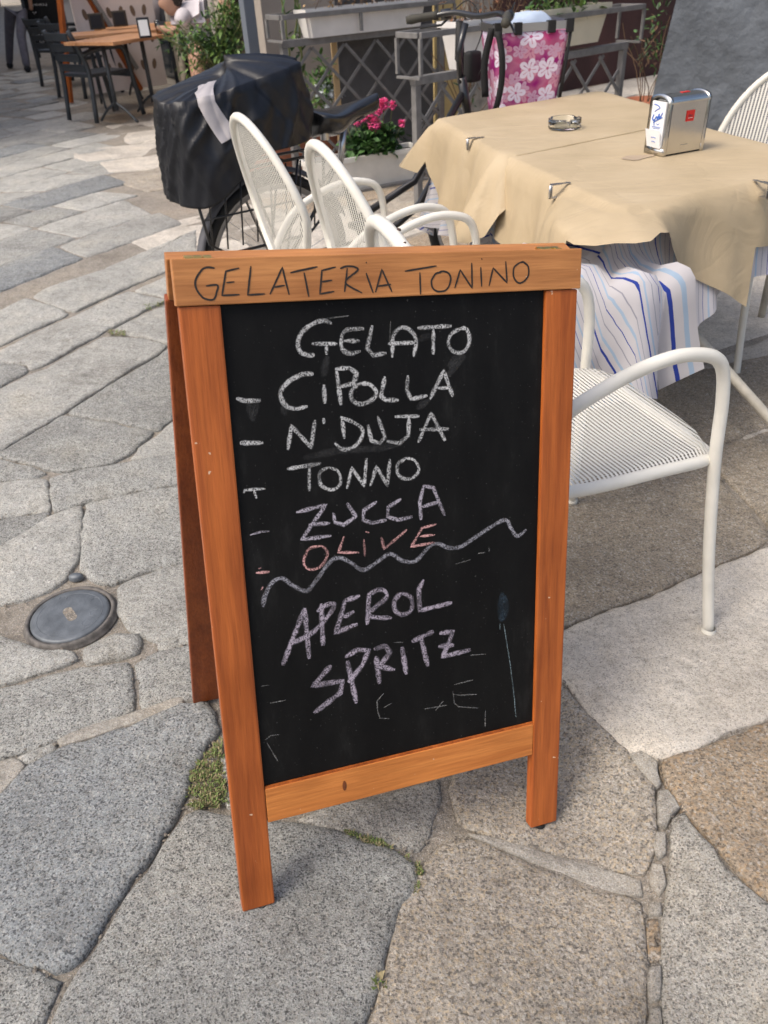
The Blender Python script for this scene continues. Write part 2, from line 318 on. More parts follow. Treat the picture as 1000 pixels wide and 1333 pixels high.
STROKES = [
  ('marker_word', 'marker', 3.0, 0.0, 'GELATERiA', [[(533, 124),(425, 113),(347, 165),(276, 268),(277, 374),(351, 484),(471, 513),(514, 455),(549, 337),(398, 339)], [(847, 133),(671, 168),(594, 465),(824, 465)], [(663, 310),(768, 302)], [(999, 113),(929, 472),(1158, 468)], [(1224, 476),(1414, 142),(1480, 493)], [(1262, 389),(1431, 369)], [(1515, 213),(1892, 146)], [(1703, 214),(1749, 529)], [(2146, 158),(1951, 197),(1906, 498),(2110, 473)], [(1926, 344),(2088, 325)], [(2308, 175),(2254, 486)], [(2204, 175),(2309, 153),(2417, 166),(2451, 212),(2271, 361),(2507, 509)], [(2574, 246),(2666, 515)], [(2580, 103),(2584, 123)], [(2700, 509),(2804, 207),(2944, 513)], [(2726, 428),(2933, 410)]]),
  ('marker_word', 'marker', 3.0, 0.0, 'TONiNO', [[(3143, 243),(3624, 185)], [(3368, 265),(3374, 561)], [(3711, 268),(3607, 291),(3541, 392),(3575, 498),(3678, 536),(3783, 506),(3838, 390),(3815, 297),(3726, 261),(3652, 274)], [(3903, 497),(3989, 250),(4177, 507),(4170, 159)], [(4314, 220),(4330, 492)], [(4328, 100),(4335, 121)], [(4448, 485),(4514, 239),(4742, 453),(4715, 152)], [(4958, 172),(4858, 236),(4845, 356),(4910, 448),(5006, 451),(5090, 364),(5087, 243),(5015, 174),(4952, 172)]]),
  ('chalk_word', 'chalk', 6.2, 1, 'GELATO', [[(2078, 900),(1965, 857),(1799, 892),(1646, 1001),(1579, 1136),(1612, 1263),(1740, 1312),(1807, 1307)], [(1776, 1158),(2140, 1179)], [(1986, 1176),(1978, 1318)], [(2545, 994),(2290, 999),(2211, 1095),(2210, 1253),(2325, 1324),(2480, 1302)], [(2232, 1144),(2469, 1158)], [(2666, 956),(2578, 1276),(2667, 1372),(2867, 1352)], [(2956, 1423),(2972, 1139),(3082, 1016),(3222, 1040),(3326, 1192),(3285, 1435)], [(2892, 1224),(3325, 1231)], [(3348, 1030),(3892, 1027)], [(3599, 1060),(3594, 1422)], [(4040, 1067),(3873, 1157),(3842, 1305),(3946, 1411),(4096, 1404),(4179, 1258),(4134, 1089),(4040, 1067)]]),
  ('chalk_word', 'chalk', 6.6, 1, 'CiPOLLA', [[(1774, 1574),(1626, 1564),(1424, 1644),(1289, 1793),(1336, 1957),(1463, 2033),(1663, 2017)], [(1915, 1730),(1916, 2000)], [(2110, 1550),(2153, 2043)], [(2088, 1526),(2299, 1522),(2405, 1604),(2357, 1747),(2149, 1780)], [(2443, 1754),(2325, 1843),(2319, 1975),(2448, 2052),(2625, 2000),(2693, 1906),(2599, 1782),(2443, 1754)], [(2831, 1684),(2761, 1962),(2837, 2025),(3035, 2042)], [(3188, 1694),(3165, 1910),(3234, 2045),(3492, 2011)], [(3528, 2076),(3757, 1668),(3904, 2066)], [(3661, 1916),(3848, 1930)]]),
  ('chalk_word', 'chalk', 6.2, 1, "N'DUJA", [[(1336, 2610),(1413, 2272),(1678, 2611),(1756, 2216)], [(1883, 2203),(1886, 2289)], [(2157, 2218),(2178, 2532)], [(2132, 2208),(2393, 2347),(2462, 2481),(2341, 2651),(2152, 2686),(2027, 2582)], [(2543, 2362),(2590, 2603),(2722, 2654),(2802, 2570),(2699, 2249)], [(2966, 2281),(3356, 2309)], [(3191, 2312),(3172, 2588),(3032, 2686),(2819, 2634)], [(3328, 2709),(3547, 2282),(3771, 2724)], [(3352, 2513),(3834, 2548)]]),
  ('chalk_word', 'chalk', 5.6, 1, 'TONNO', [[(1306, 2883),(1809, 2857)], [(1632, 2884),(1609, 3249)], [(1916, 2928),(1783, 2993),(1790, 3179),(1953, 3273),(2081, 3195),(2061, 3007),(1916, 2928)], [(2179, 3283),(2270, 2975),(2447, 3278),(2504, 2853)], [(2544, 3290),(2652, 3000),(2816, 3312),(2869, 2912)], [(3124, 2921),(2983, 3019),(3018, 3194),(3196, 3254),(3331, 3135),(3262, 2974),(3124, 2921)]]),
  ('chalk_word', 'chalk_lilac', 6.4, 1, 'ZUCCA', [[(1395, 3545),(1847, 3487),(1625, 3756),(1449, 3971),(1904, 3977)], [(1566, 3757),(1895, 3778)], [(1953, 3621),(1970, 3774),(2102, 3833),(2300, 3733),(2169, 3500)], [(2640, 3541),(2431, 3650),(2409, 3799),(2550, 3870),(2785, 3852)], [(3030, 3550),(2818, 3651),(2802, 3802),(2968, 3877),(3208, 3858)], [(3351, 3930),(3336, 3642),(3405, 3393),(3565, 3438),(3750, 3917)], [(3372, 3724),(3670, 3675)]]),
  ('chalk_word', 'chalk_pink', 4.6, 1, 'OLiVE', [[(1752, 4113),(1552, 4133),(1456, 4322),(1532, 4453),(1708, 4440),(1834, 4253),(1752, 4113)], [(2098, 4016),(2000, 4258),(2325, 4309)], [(2411, 4108),(2415, 4386)], [(2442, 3989),(2498, 4018)], [(2687, 4113),(2732, 4314),(3112, 4054)], [(3611, 4035),(3365, 4064),(3180, 4345),(3579, 4335)], [(3324, 4196),(3581, 4207)]]),
  ('chalk_wave', 'chalk_grey', 7.0, 1, '', [[(801, 4934),(839, 4759),(960, 4574),(1109, 4522),(1247, 4649),(1461, 4790),(1619, 4660),(1835, 4409),(1991, 4340),(2165, 4435),(2365, 4599),(2577, 4527),(2819, 4406),(3029, 4557),(3245, 4591),(3440, 4422),(3607, 4355),(3828, 4465),(4054, 4461),(4396, 4293),(4800, 4131),(4920, 4286),(5041, 4442),(5207, 4354)]]),
  ('chalk_word', 'chalk_violet', 8.2, 1, 'APEROL', [[(1022, 5945),(1423, 5066)], [(1423, 5066),(1441, 5923)], [(1685, 5038),(1673, 5746)], [(1609, 5158),(1748, 5080),(1888, 5074),(1853, 5175),(1676, 5374),(1448, 5524),(1153, 5613)], [(2307, 5018),(2062, 5059),(2005, 5242),(1888, 5564),(2248, 5483)], [(2030, 5332),(2202, 5259)], [(2458, 4994),(2406, 5533)], [(2438, 5029),(2611, 4970),(2724, 5021),(2720, 5145),(2424, 5367),(2817, 5492)], [(2993, 5088),(2873, 5204),(2887, 5385),(3021, 5470),(3162, 5396),(3147, 5194),(2993, 5088)], [(3377, 4929),(3287, 5080),(3300, 5449),(3867, 5414)]]),
  ('chalk_word', 'chalk_violet', 9.0, 1, 'SPRITZ', [[(1784, 6107),(1479, 6397),(1957, 6421),(1908, 6625),(1457, 6884)], [(2050, 6083),(2167, 6872)], [(2015, 6015),(2229, 5926),(2411, 5976),(2293, 6216),(2050, 6471)], [(2531, 6102),(2571, 6607)], [(2497, 5973),(2692, 5952),(2767, 6089),(2582, 6298),(2844, 6416)], [(2975, 6029),(3041, 6543)], [(3148, 5974),(3535, 5860)], [(3310, 5932),(3422, 6477)], [(3636, 5921),(3884, 5928),(3693, 6352),(4207, 6330)], [(3613, 6150),(3895, 6182)]]),
  ('chalk_dash', 'chalk', 7.5, 1, '', [[(674, 1822),(788, 1865),(1008, 1877)]]),
  ('chalk_dash', 'chalk', 7.5, 1, '', [[(670, 2442),(995, 2469)]]),
  ('chalk_dash', 'chalk', 4.5, 1, '', [[(660, 3159),(681, 3118),(971, 3133)], [(809, 3131),(837, 3261)]]),
  ('chalk_dash', 'chalk_lilac', 3.6, 1, '', [[(699, 3791),(856, 3765),(983, 3773)]]),
  ('chalk_dash', 'chalk_pink', 5.0, 1, '', [[(736, 4379),(935, 4396)], [(778, 4320),(817, 4311)], [(794, 4659),(822, 4612)]]),
  ('chalk_trace', 'chalk_faint', 2.2, 1, '', [[(3898, 6921),(4245, 6907)], [(3869, 7097),(4011, 7148),(4318, 7199)], [(3869, 7042),(3896, 7269),(3975, 7361),(4356, 7477)], [(2637, 6798),(2517, 6911),(2520, 7090),(2555, 7241),(2721, 7289)], [(2628, 7062),(2781, 7008)], [(3339, 7255),(3761, 7281)], [(4485, 7557),(4480, 7879)], [(3939, 4756),(4196, 4720)], [(4328, 4635),(4456, 4638)], [(4531, 4561),(4532, 4644)], [(654, 7170),(746, 7113),(874, 7126)], [(665, 6226),(790, 6235)], [(4191, 6433),(4478, 6470)], [(2838, 5923),(3002, 5956)], [(3548, 7334),(3691, 7184)], [(1966, 833),(2333, 807)], [(2944, 913),(2918, 1200)], [(678, 7229),(827, 7604)], [(777, 6546),(1021, 6551)]]),
  ('chalk_trace', 'chalk_smear', 11.0, 1, '', [[(4103, 1455),(3812, 1757)], [(4039, 1400),(3832, 1629)], [(1988, 1334),(1915, 1617)], [(836, 1893),(883, 2153)], [(956, 1886),(898, 2085)], [(1301, 1986),(1341, 2119)], [(3304, 2194),(3528, 2076)], [(1560, 2749),(2077, 2696),(2681, 2731),(3071, 2690)], [(3362, 1194),(3544, 1139)]]),
  ('drawn_drink_stick', 'chalk_blue', 2.0, 1, '', [[(4817, 5980),(4876, 6314),(4949, 6729),(5035, 7344),(5082, 7814)], [(4744, 5949),(4749, 6067)], [(4934, 6682),(4965, 6788)], [(5071, 7803),(5098, 7829)]]),
  ('drawn_drink_blob', 'chalk_bluef', 12.0, 1, '', [[(4783, 5397),(4751, 5651),(4783, 5921)], [(4827, 5456),(4844, 5668),(4812, 5908)]]),
]

# ------------------------------------------------------------------ the sandwich board
XB = Vector((.946, .298, -.124)); 
NBv = Vector((-.322, .901, -.291)); NBv = (NBv - XB * NBv.dot(XB) / XB.length_squared).normalized(); XB.normalize()
ZB = XB.cross(NBv).normalized()
TLW = Vector((-.248, .990, 1.012))
base = TLW + XB * .3 + NBv * .24 - ZB * 1.035
board = empty('sandwich_board', 'orange wooden sandwich board with black chalkboard and handwritten gelateria menu, standing on the paving', 'sandwich board')
BM = Matrix((XB, NBv, ZB)).transposed().to_4x4(); BM.translation = base
board.matrix_world = BM
OFF = Vector((-.3, -.24, 1.035))          # local position of the top left corner of the front
def B3(u, v, d=0.0):                       # u right, v down, d behind the front face
    return Vector((u, d, -v)) + OFF
def slab(name, u0, u1, v0, v1, d0, d1, m, parent, bev=.0016, M=None, **k):
    a = B3(u0, v0, d0); b = B3(u1, v1, d1)
    return boxo(name, (a + b) / 2, (abs(b.x - a.x), abs(b.y - a.y), abs(b.z - a.z)), m, parent, bev, M, **k)
def chalk_face():
    m = bpy.data.materials.new('chalkboard_black'); m.use_nodes = True; n = m.node_tree; b = n.nodes['Principled BSDF']
    tc = n.nodes.new('ShaderNodeTexCoord'); mp = n.nodes.new('ShaderNodeMapping'); mp.inputs['Rotation'].default_value = (0, R(24), 0); mp.inputs['Scale'].default_value = (9, 1, 3)
    n.links.new(tc.outputs['Object'], mp.inputs['Vector'])
    a = n.nodes.new('ShaderNodeTexNoise'); a.inputs['Scale'].default_value = 1.4; a.inputs['Detail'].default_value = 9; a.inputs['Roughness'].default_value = .7; n.links.new(mp.outputs[0], a.inputs['Vector'])
    d = n.nodes.new('ShaderNodeTexNoise'); d.inputs['Scale'].default_value = 260; d.inputs['Detail'].default_value = 2; n.links.new(tc.outputs['Object'], d.inputs['Vector'])
    r1 = ramp(n, [(.42, (.0035, .0035, .0035)), (.58, (.006, .006, .0058)), (.78, (.022, .022, .021))], a.outputs[0]).outputs[0]
    r2 = ramp(n, [(.70, (0, 0, 0)), (.76, (.07, .07, .065))], d.outputs[0]).outputs[0]
    n.links.new(mixc(n, 1.0, r1, r2, 'ADD'), b.inputs['Base Color']); b.inputs['Roughness'].default_value = .6; b.inputs['Specular IOR Level'].default_value = .16
    return m
M_CH = chalk_face()
slab('top_rail', 0, .6, 0, .058, 0, .022, W_RAIL, board)
for (u0, u1) in ((.003, .057), (.542, .597)):
    slab('leg', u0, u1, .0585, 1.025, .003, .024, W_LEG, board, .0028)
slab('bottom_rail', .0575, .5415, .803, .866, .004, .022, W_RAILB, board)
slab('chalkboard', .0575, .5415, .0585, .8025, .009, .014, M_CH, board, 0)
slab('moulding', .0578, .5412, .7995, .803, .0055, .0088, W_LEG, board, 0)
for u in (.036, .566):
    bm = bmesh.new(); lathe(bm, [(0, -.014), (.007, -.013), (.0095, -.008), (.0095, 0)], 14, Matrix.Translation(B3(u, 1.0255, .012))); obj('foot', bm, BLACKRUB, board, True)
# knot in the bottom rail
M_KNOT = mat('knot', (.16, .045, .012), .5, var=.5, vscale=150)
bm = bmesh.new()
q = [B3(.188 + .0035 * math.cos(t), .832 + .0095 * math.sin(t), .0036) for t in [k * math.pi / 8 for k in range(16)]]
bm.faces.new([bm.verts.new(p) for p in reversed(q)]); obj('knot', bm, M_KNOT, board)
# rear panel, swung back about the hinge line
rr_ = Matrix.Translation(B3(0, .004, .034)) @ Matrix.Rotation(R(-27.0), 4, 'X') @ Matrix.Translation(-B3(0, .004, .034))
rr_ = Matrix.Translation(B3(0, .0, .0235)) @ Matrix.Rotation(R(27.0), 4, 'X') @ Matrix.Translation(-B3(0, .0, .0235))
def rslab(name, u0, u1, v0, v1, d0, d1, m, parent, bev=.0016, **k): return slab(name, u0, u1, v0, v1, d0, d1, m, parent, bev, M=rr_, **k)
rslab('rear_top_rail', -.004, .596, .0, .058, .024, .046, W_RAIL, board, label='pale rear top rail seen edge on')
for (u0, u1) in ((-.008, .047), (.54, .594)):
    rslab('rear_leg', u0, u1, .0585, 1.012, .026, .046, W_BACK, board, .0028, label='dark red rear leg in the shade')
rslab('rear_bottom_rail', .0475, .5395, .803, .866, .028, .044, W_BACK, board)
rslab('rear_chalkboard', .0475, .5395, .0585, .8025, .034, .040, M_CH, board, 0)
for u in (.02, .567):
    bm = bmesh.new(); lathe(bm, [(0, -.010), (.006, -.009), (.008, -.005), (.008, 0)], 14, rr_ @ Matrix.Translation(B3(u, 1.0125, .036))); obj('rear_foot', bm, BLACKRUB, board, True)
for (u0, u1) in ((.018, .054), (.535, .573)):
    bm = bmesh.new()
    for k in range(3):
        a = u0 + (u1 - u0) * k / 3; b = u0 + (u1 - u0) * (k + 1) / 3 - .0012
        box(bm, B3((a + b) / 2, -.0008, .0165 + (.006 if k == 1 else 0)), (b - a, .012, .0016))
        p0 = B3(a, -.0018, .0232); p1 = B3(b, -.0018, .0232)
        tube(bm, [p0, p1], .0026, 8)
    obj('hinge', bm, BRASS, board)

CH_MATS = {'marker': mat('marker_ink', (.02, .014, .01), .6), 'chalk': chalk('chalk_white', (.58, .58, .57), .97), 'chalk_lilac': chalk('chalk_lilac', (.50, .46, .52), .95),
    'chalk_pink': chalk('chalk_pink', (.72, .40, .38), 1.0), 'chalk_grey': chalk('chalk_grey', (.34, .335, .37), .95), 'chalk_violet': chalk('chalk_violet', (.42, .37, .43), 1.0),
    'chalk_faint': chalk('chalk_faint', (.4, .4, .38), .5), 'chalk_smear': chalk('chalk_smear', (.3, .3, .3), .10), 'chalk_blue': chalk('chalk_pale_blue', (.3, .4, .42), .6), 'chalk_bluef': chalk('chalk_dull_blue', (.05, .075, .10), .5)}
def stroke(bm, pts, wd, d, jit, lay):
    P = spline([B3(u * 1e-4, v * 1e-4, d) for (u, v) in pts], 5) if len(pts) > 2 and jit >= 0 else [B3(u * 1e-4, v * 1e-4, d) for (u, v) in pts]
    # resample
    Q = [P[0]]
    for a, b in zip(P, P[1:]):
        k = max(1, int((b - a).length / .004))
        for i in range(1, k + 1): Q.append(a.lerp(b, i / k))
    rows = []
    for i, p in enumerate(Q):
        a = Q[max(0, i - 1)]; b = Q[min(len(Q) - 1, i + 1)]; t = (b - a)
        if t.length < 1e-9: continue
        t.normalize(); nn = Vector((-t.z, 0, t.x))
        e = min(1.0, .55 + .45 * min(i, len(Q) - 1 - i) / 1.5)
        h = wd * .5 * e * (1 + abs(jit) * noise.noise(p * 90.0)); z = p + Vector((0, -random.uniform(0, .00006), 0))
        j = nn * (noise.noise(p * 160.0 + Vector((5, 3, 1))) * .0005 * (1 if jit > 0 else .4))
        rows.append([bm.verts.new(z + j + nn * (h * f)) for f in (-1, -.62, 0, .62, 1)])
        for v, ev in zip(rows[-1], (0.05, .8, 1, .8, .05)): v[lay] = ev
    for A, B in zip(rows, rows[1:]):
        for k in range(4): bm.faces.new((A[k], A[k + 1], B[k + 1], B[k]))
SPLIT = []
for q_ in STROKES:
    if q_[4] or len(q_[5]) == 1 or q_[0] == 'drawn_drink_stick': SPLIT.append(q_)
    else: SPLIT += [q_[:5] + ([s_],) for s_ in q_[5]]
for nm, mt, wd, onb, word, ss in SPLIT:
    bm = bmesh.new(); lay = bm.verts.layers.float.new('edge')
    for i, s in enumerate(ss):
        dd = (.0086 - .00006 * (i % 5)) if onb else (-.0004 - .00004 * (i % 4))
        if 'wave' in nm: dd -= .0003
        # straight-sided letters keep their corners: only smooth strokes with many points
        sm = len(s) >= 6 or 'wave' in nm
        stroke(bm, s, wd * 1e-3 * (1.1 if onb else .85), dd, (.35 if onb else .12) if sm else -(.35 if onb else .12), lay)
    o = obj(nm, bm, CH_MATS[mt], board)
    if word: o['label'] = ('handwritten word ' + word)
    if mt == 'marker': 
        pass

# ------------------------------------------------------------------ street: mortar bed, stones, slabs
pav = None
bm = bmesh.new()
xs = [-60, -30, -18, -12, -9, -7] + [-6 + .2 * k for k in range(51)] + [4.6, 5.5, 7, 10, 20, 60]
ys = [-25, -8, -3, -1, -.3] + [.1 + .12 * k for k in range(50)] + [6.4, 7, 8, 10, 13, 17, 24, 40, 80, 140]
V = [[bm.verts.new((x, y, gz(x, y) - .011 + .003 * noise.noise(Vector((x * 3, y * 3, 0))))) for x in xs] for y in ys]
for j in range(len(ys) - 1):
    for i in range(len(xs) - 1): bm.faces.new((V[j][i], V[j][i + 1], V[j + 1][i + 1], V[j + 1][i]))
pav = obj('pavement', bm, MORTAR, None, True, 'structure')

def inset_poly(P, d):
    n = len(P); out = []
    for i in range(n):
        a = P[i - 1]; b = P[i]; c = P[(i + 1) % n]
        e1 = (b - a).normalized(); e2 = (c - b).normalized()
        n1 = Vector((-e1.y, e1.x)); n2 = Vector((-e2.y, e2.x)); m = n1 + n2
        if m.length < .2: m = n1
        m.normalize(); k = max(.55, m.dot(n1)); out.append(b + m * (d / k))
    return out

def stone_mesh(P, gap=.005, lift=0.0, cell=.035, rag=.0035, crown=.003, seed=0, thick=.03, rings=(.94, .86, .76, .64, .5, .35, .18), fall=.0065, ins=(.0035, .014)):
    """P: list of 2D points (counter-clockwise); returns a bmesh of one worn stone"""
    ar = sum(a.x * b.y - b.x * a.y for a, b in zip(P, P[1:] + P[:1]))
    if ar < 0: P = P[::-1]
    P = inset_poly([Vector((p.x, p.y)) for p in P], gap)
    Q = []
    for a, b in zip(P, P[1:] + P[:1]):
        k = max(1, min(14, int((b - a).length / cell)))
        for i in range(k): Q.append(a.lerp(b, i / k))
    # soften corners and roughen the outline
    n = len(Q); Q = [(Q[i - 1] + Q[i] * 7 + Q[(i + 1) % n]) / 9 for i in range(n)]
    Q = [q + Vector((noise.noise(Vector((q.x * 20, q.y * 20, seed))) + .7 * noise.noise(Vector((q.x * 60, q.y * 60, seed))), noise.noise(Vector((q.x * 20, q.y * 20, seed + 9))) + .7 * noise.noise(Vector((q.x * 60, q.y * 60, seed + 5))))) * rag for q in Q]
    c = sum(Q, Vector((0, 0))) / n
    bm = bmesh.new(); tilt = Vector((random.uniform(-1, 1), random.uniform(-1, 1))) * .006
    def Z(p, dz): return gz(p.x, p.y) + lift + dz + (p - c).dot(tilt) + .0032 * noise.noise(Vector((p.x * 8, p.y * 8, seed))) + .0016 * noise.noise(Vector((p.x * 24, p.y * 24, seed)))
    I1 = [q + (c - q).normalized() * ins[0] * 1.25 for q in Q]; I2 = [q + (c - q).normalized() * ins[1] * 1.25 for q in Q]
    lay = [(Q, -thick), (Q, -fall), (I1, -fall * .42), (I2, 0.0)]
    for f in rings: lay.append(([c + (q - c) * f for q in I2], crown * (1 - f)))
    RV = []
    for pts, dz in lay:
        RV.append([bm.verts.new((p.x, p.y, Z(p, dz))) for p in pts])
    for A, B in zip(RV, RV[1:]):
        for i in range(n): bm.faces.new((A[i], A[(i + 1) % n], B[(i + 1) % n], B[i]))
    cv = bm.verts.new((c.x, c.y, Z(c, crown)))
    for i in range(n): bm.faces.new((RV[-1][i], RV[-1][(i + 1) % n], cv))
    return bm

TR = [
 # near left
 (GREYB, .006, [(0,1034),(35,995),(77,974),(127,959),(185,939),(239,916),(270,910),(284,948),(246,1009),(246,1028),(212,1090),(169,1143),(131,1205),(108,1244),(69,1267),(39,1255),(0,1236),(-70,1220),(-110,1110),(-70,1070)]),
 (RUBBLE, 0, [(-20,1040),(-20,996),(18,984),(35,995),(0,1034)]),
 (GREYL, 0, [(20,984),(70,963),(75,973),(38,992)]),
 (RUBBLE, 0, [(72,962),(130,941),(168,929),(240,905),(240,914),(185,937),(127,957),(78,972)]),
 (GREY, .002, [(0,897),(77,874),(166,860),(175,890),(172,925),(116,944),(58,966),(0,986),(-60,1005),(-60,915)]),
 (GREY, .001, [(176,862),(205,845),(250,838),(275,850),(275,903),(240,908),(183,925),(180,890)]),
 (GREYL, .002, [(-40,828),(0,826),(24,832),(42,841),(70,848),(98,845),(103,858),(40,878),(0,889),(-50,905)]),
 (GREYL, .004, [(107,843),(150,823),(180,822),(186,835),(180,848),(140,858),(110,864)]),
 (GREYL, 0, [(203,838),(240,824),(262,820),(262,832),(205,846)]),
 (GREYL, .003, [(-40,716),(0,712),(66,670),(107,658),(102,724),(85,752),(60,768),(30,780),(0,784),(-40,786)]),
 (GREY, .004, [(111,655),(180,640),(250,628),(262,727),(180,745),(144,760),(120,756),(104,738),(106,700)]),
 (GREYL, .002, [(156,760),(240,730),(268,735),(268,822),(204,835),(168,817),(150,795)]),
 (GREY, .001, [(-40,692),(0,676),(64,666),(55,682),(0,709),(-40,726)]),
 (GREYL, .002, [(-40,632),(0,627),(45,622),(61,624),(66,655),(64,664),(0,673),(-40,684)]),
 (GREY, .001, [(64,622),(120,608),(168,600),(225,590),(256,588),(256,624),(180,637),(110,653),(72,667),(67,650)]),
 (GREY, 0, [(-40,594),(0,597),(30,604),(60,614),(40,621),(0,625),(-40,630)]),
 (GREY, .003, [(0,589),(40,565),(81,540),(140,549),(200,562),(168,589),(144,603),(120,607),(84,613),(60,610),(30,600),(-6,593)]),
 (GREYL, 0, [(205,564),(232,541),(262,530),(262,584),(234,588),(170,598),(180,583)]),
 (GREY, .002, [(88,537),(138,504),(205,464),(222,452),(250,470),(250,530),(230,539),(204,560),(150,547)]),
 (GREYL, .002, [(-40,524),(0,506),(36,488),(60,480),(99,456),(135,438),(165,438),(190,440),(218,448),(205,460),(138,499),(81,537),(40,562),(0,586),(-40,604)]),
 (GREY, 0, [(-40,477),(0,472),(33,475),(36,482),(0,501),(-40,516)]),
 (GREYL, .001, [(0,456),(36,437),(81,416),(99,410),(126,397),(150,386),(168,379),(200,386),(217,390),(190,402),(156,420),(132,432),(99,450),(57,474),(40,480),(35,472),(-30,468)]),
 (GREYL, 0, [(175,377),(219,358),(252,345),(252,378),(222,387)]),
 (GREYL, 0, [(145,431),(156,424),(192,406),(222,393),(255,380),(255,432),(220,446),(190,437)]),
 (GREYL, .002, [(-40,420),(0,403),(34,388),(80,402),(89,407),(81,412),(36,431),(0,449),(-40,466)]),
 (GREYL, 0, [(42,385),(60,374),(99,362),(135,349),(168,335),(210,318),(255,298),(255,338),(219,351),(180,367),(150,380),(126,391),(99,404),(88,403)]),
 # near centre and right
 (GREY, .004, [(256,1056),(290,1061),(345,1065),(420,1075),(500,1100),(540,1125),(541,1150),(515,1190),(505,1230),(490,1290),(470,1333),(455,1390),(50,1390),(60,1333),(95,1265),(115,1250),(140,1205),(175,1150),(215,1097),(240,1060)]),
 (GREY, 0, [(-40,1252),(0,1245),(40,1262),(78,1276),(62,1305),(48,1345),(40,1390),(-60,1390)]),
 (TAN, .001, [(570,1100),(600,1087),(640,1100),(730,1140),(795,1163),(836,1172),(842,1220),(838,1333),(840,1390),(462,1390),(479,1333),(495,1290),(507,1240),(520,1180),(545,1130)]),
 (SPECK, .001, [(385,1066),(423,1050),(574,1015),(572,1040),(560,1080),(543,1110),(513,1098),(477,1092),(437,1078)]),
 (GREYL, 0, [(287,985),(330,975),(360,1000),(380,1055),(340,1060),(296,1050),(290,1010)]),
 (TAN, .003, [(600,950),(700,850),(735,895),(765,930),(794,955),(825,988),(852,1022),(852,1090),(840,1138),(775,1124),(728,1113),(700,1103),(628,1085),(596,1070),(588,1045),(590,1010)]),
 (PALE, .002, [(715,830),(773,800),(817,786),(859,771),(912,747),(1010,708),(1080,700),(1080,905),(1000,932),(967,943),(917,966),(860,988),(833,974),(825,985),(794,953),(767,926),(740,893),(700,855)]),
 (RUST, .002, [(867,988),(917,971),(971,950),(1010,936),(1080,912),(1080,1195),(1010,1180),(987,1160),(967,1140),(933,1097),(906,1066),(871,1020),(858,998)]),
 (SPECK, 0, [(874,1062),(890,1052),(910,1082),(948,1128),(987,1168),(1070,1205),(1070,1390),(866,1390),(864,1290),(866,1205),(870,1160),(873,1120)]),
 (RUBBLE, .002, [(815,980),(835,976),(857,991),(855,1005),(862,1020),(855,1024)]),
 (RUBBLE, 0, [(856,1028),(870,1025),(888,1050),(872,1058),(868,1075),(856,1070)]),
 (RUBBLE, .002, [(854,1080),(867,1082),(868,1110),(858,1118),(850,1100)]),
 (RUBBLE, .003, [(848,1120),(862,1122),(869,1150),(860,1168),(845,1145)]),
 (RUST, -.002, [(845,1195),(863,1195),(864,1245),(846,1250)]),
 (RUBBLE, .001, [(843,1171),(862,1172),(862,1190),(845,1192)]),
 (RUBBLE, .002, [(844,1256),(861,1253),(861,1300),(846,1305)]),
 (RUBBLE, 0, [(846,1310),(861,1305),(862,1390),(846,1390)]),
 (RUBBLE, 0, [(606,1083),(640,1090),(720,1112),(775,1128),(836,1145),(838,1166),(790,1158),(730,1136),(650,1102)]),
 (DARK, .001, [(690,820),(690,700),(720,650),(790,625),(860,607),(912,597),(945,630),(985,672),(1005,702),(912,742),(859,767),(817,782),(773,796),(715,826)]),
 (DARK, .002, [(922,590),(1000,560),(1070,545),(1070,690),(1012,698),(990,668),(955,632)]),
 (DARK, 0, [(700,640),(700,560),(780,520),(880,490),(960,470),(1070,448),(1070,538),(1000,553),(918,583),(860,598),(790,618)]),
]
def inside(p, poly):
    x, y = p; c = False; n = len(poly)
    for i in range(n):
        x1, y1 = poly[i]; x2, y2 = poly[i - 1]
        if (y1 > y) != (y2 > y) and x < (x2 - x1) * (y - y1) / (y2 - y1) + x1: c = not c
    return c
TRW = []
for i, (m, lift, px) in enumerate(TR):
    P = [atg(*p).to_2d() for p in px]; TRW.append([tuple(p) for p in P])
    small = m is RUBBLE
    bm = stone_mesh(P, -.0015 if small else -.003, lift, .02 if small else .022, .002 if small else .0075, .003, i, fall=.012 if lift >= .004 else (.005 if small else .0075), ins=(.0015, .0032) if small else (.0035, .014))
    obj('paving_stone', bm, m, pav, True)

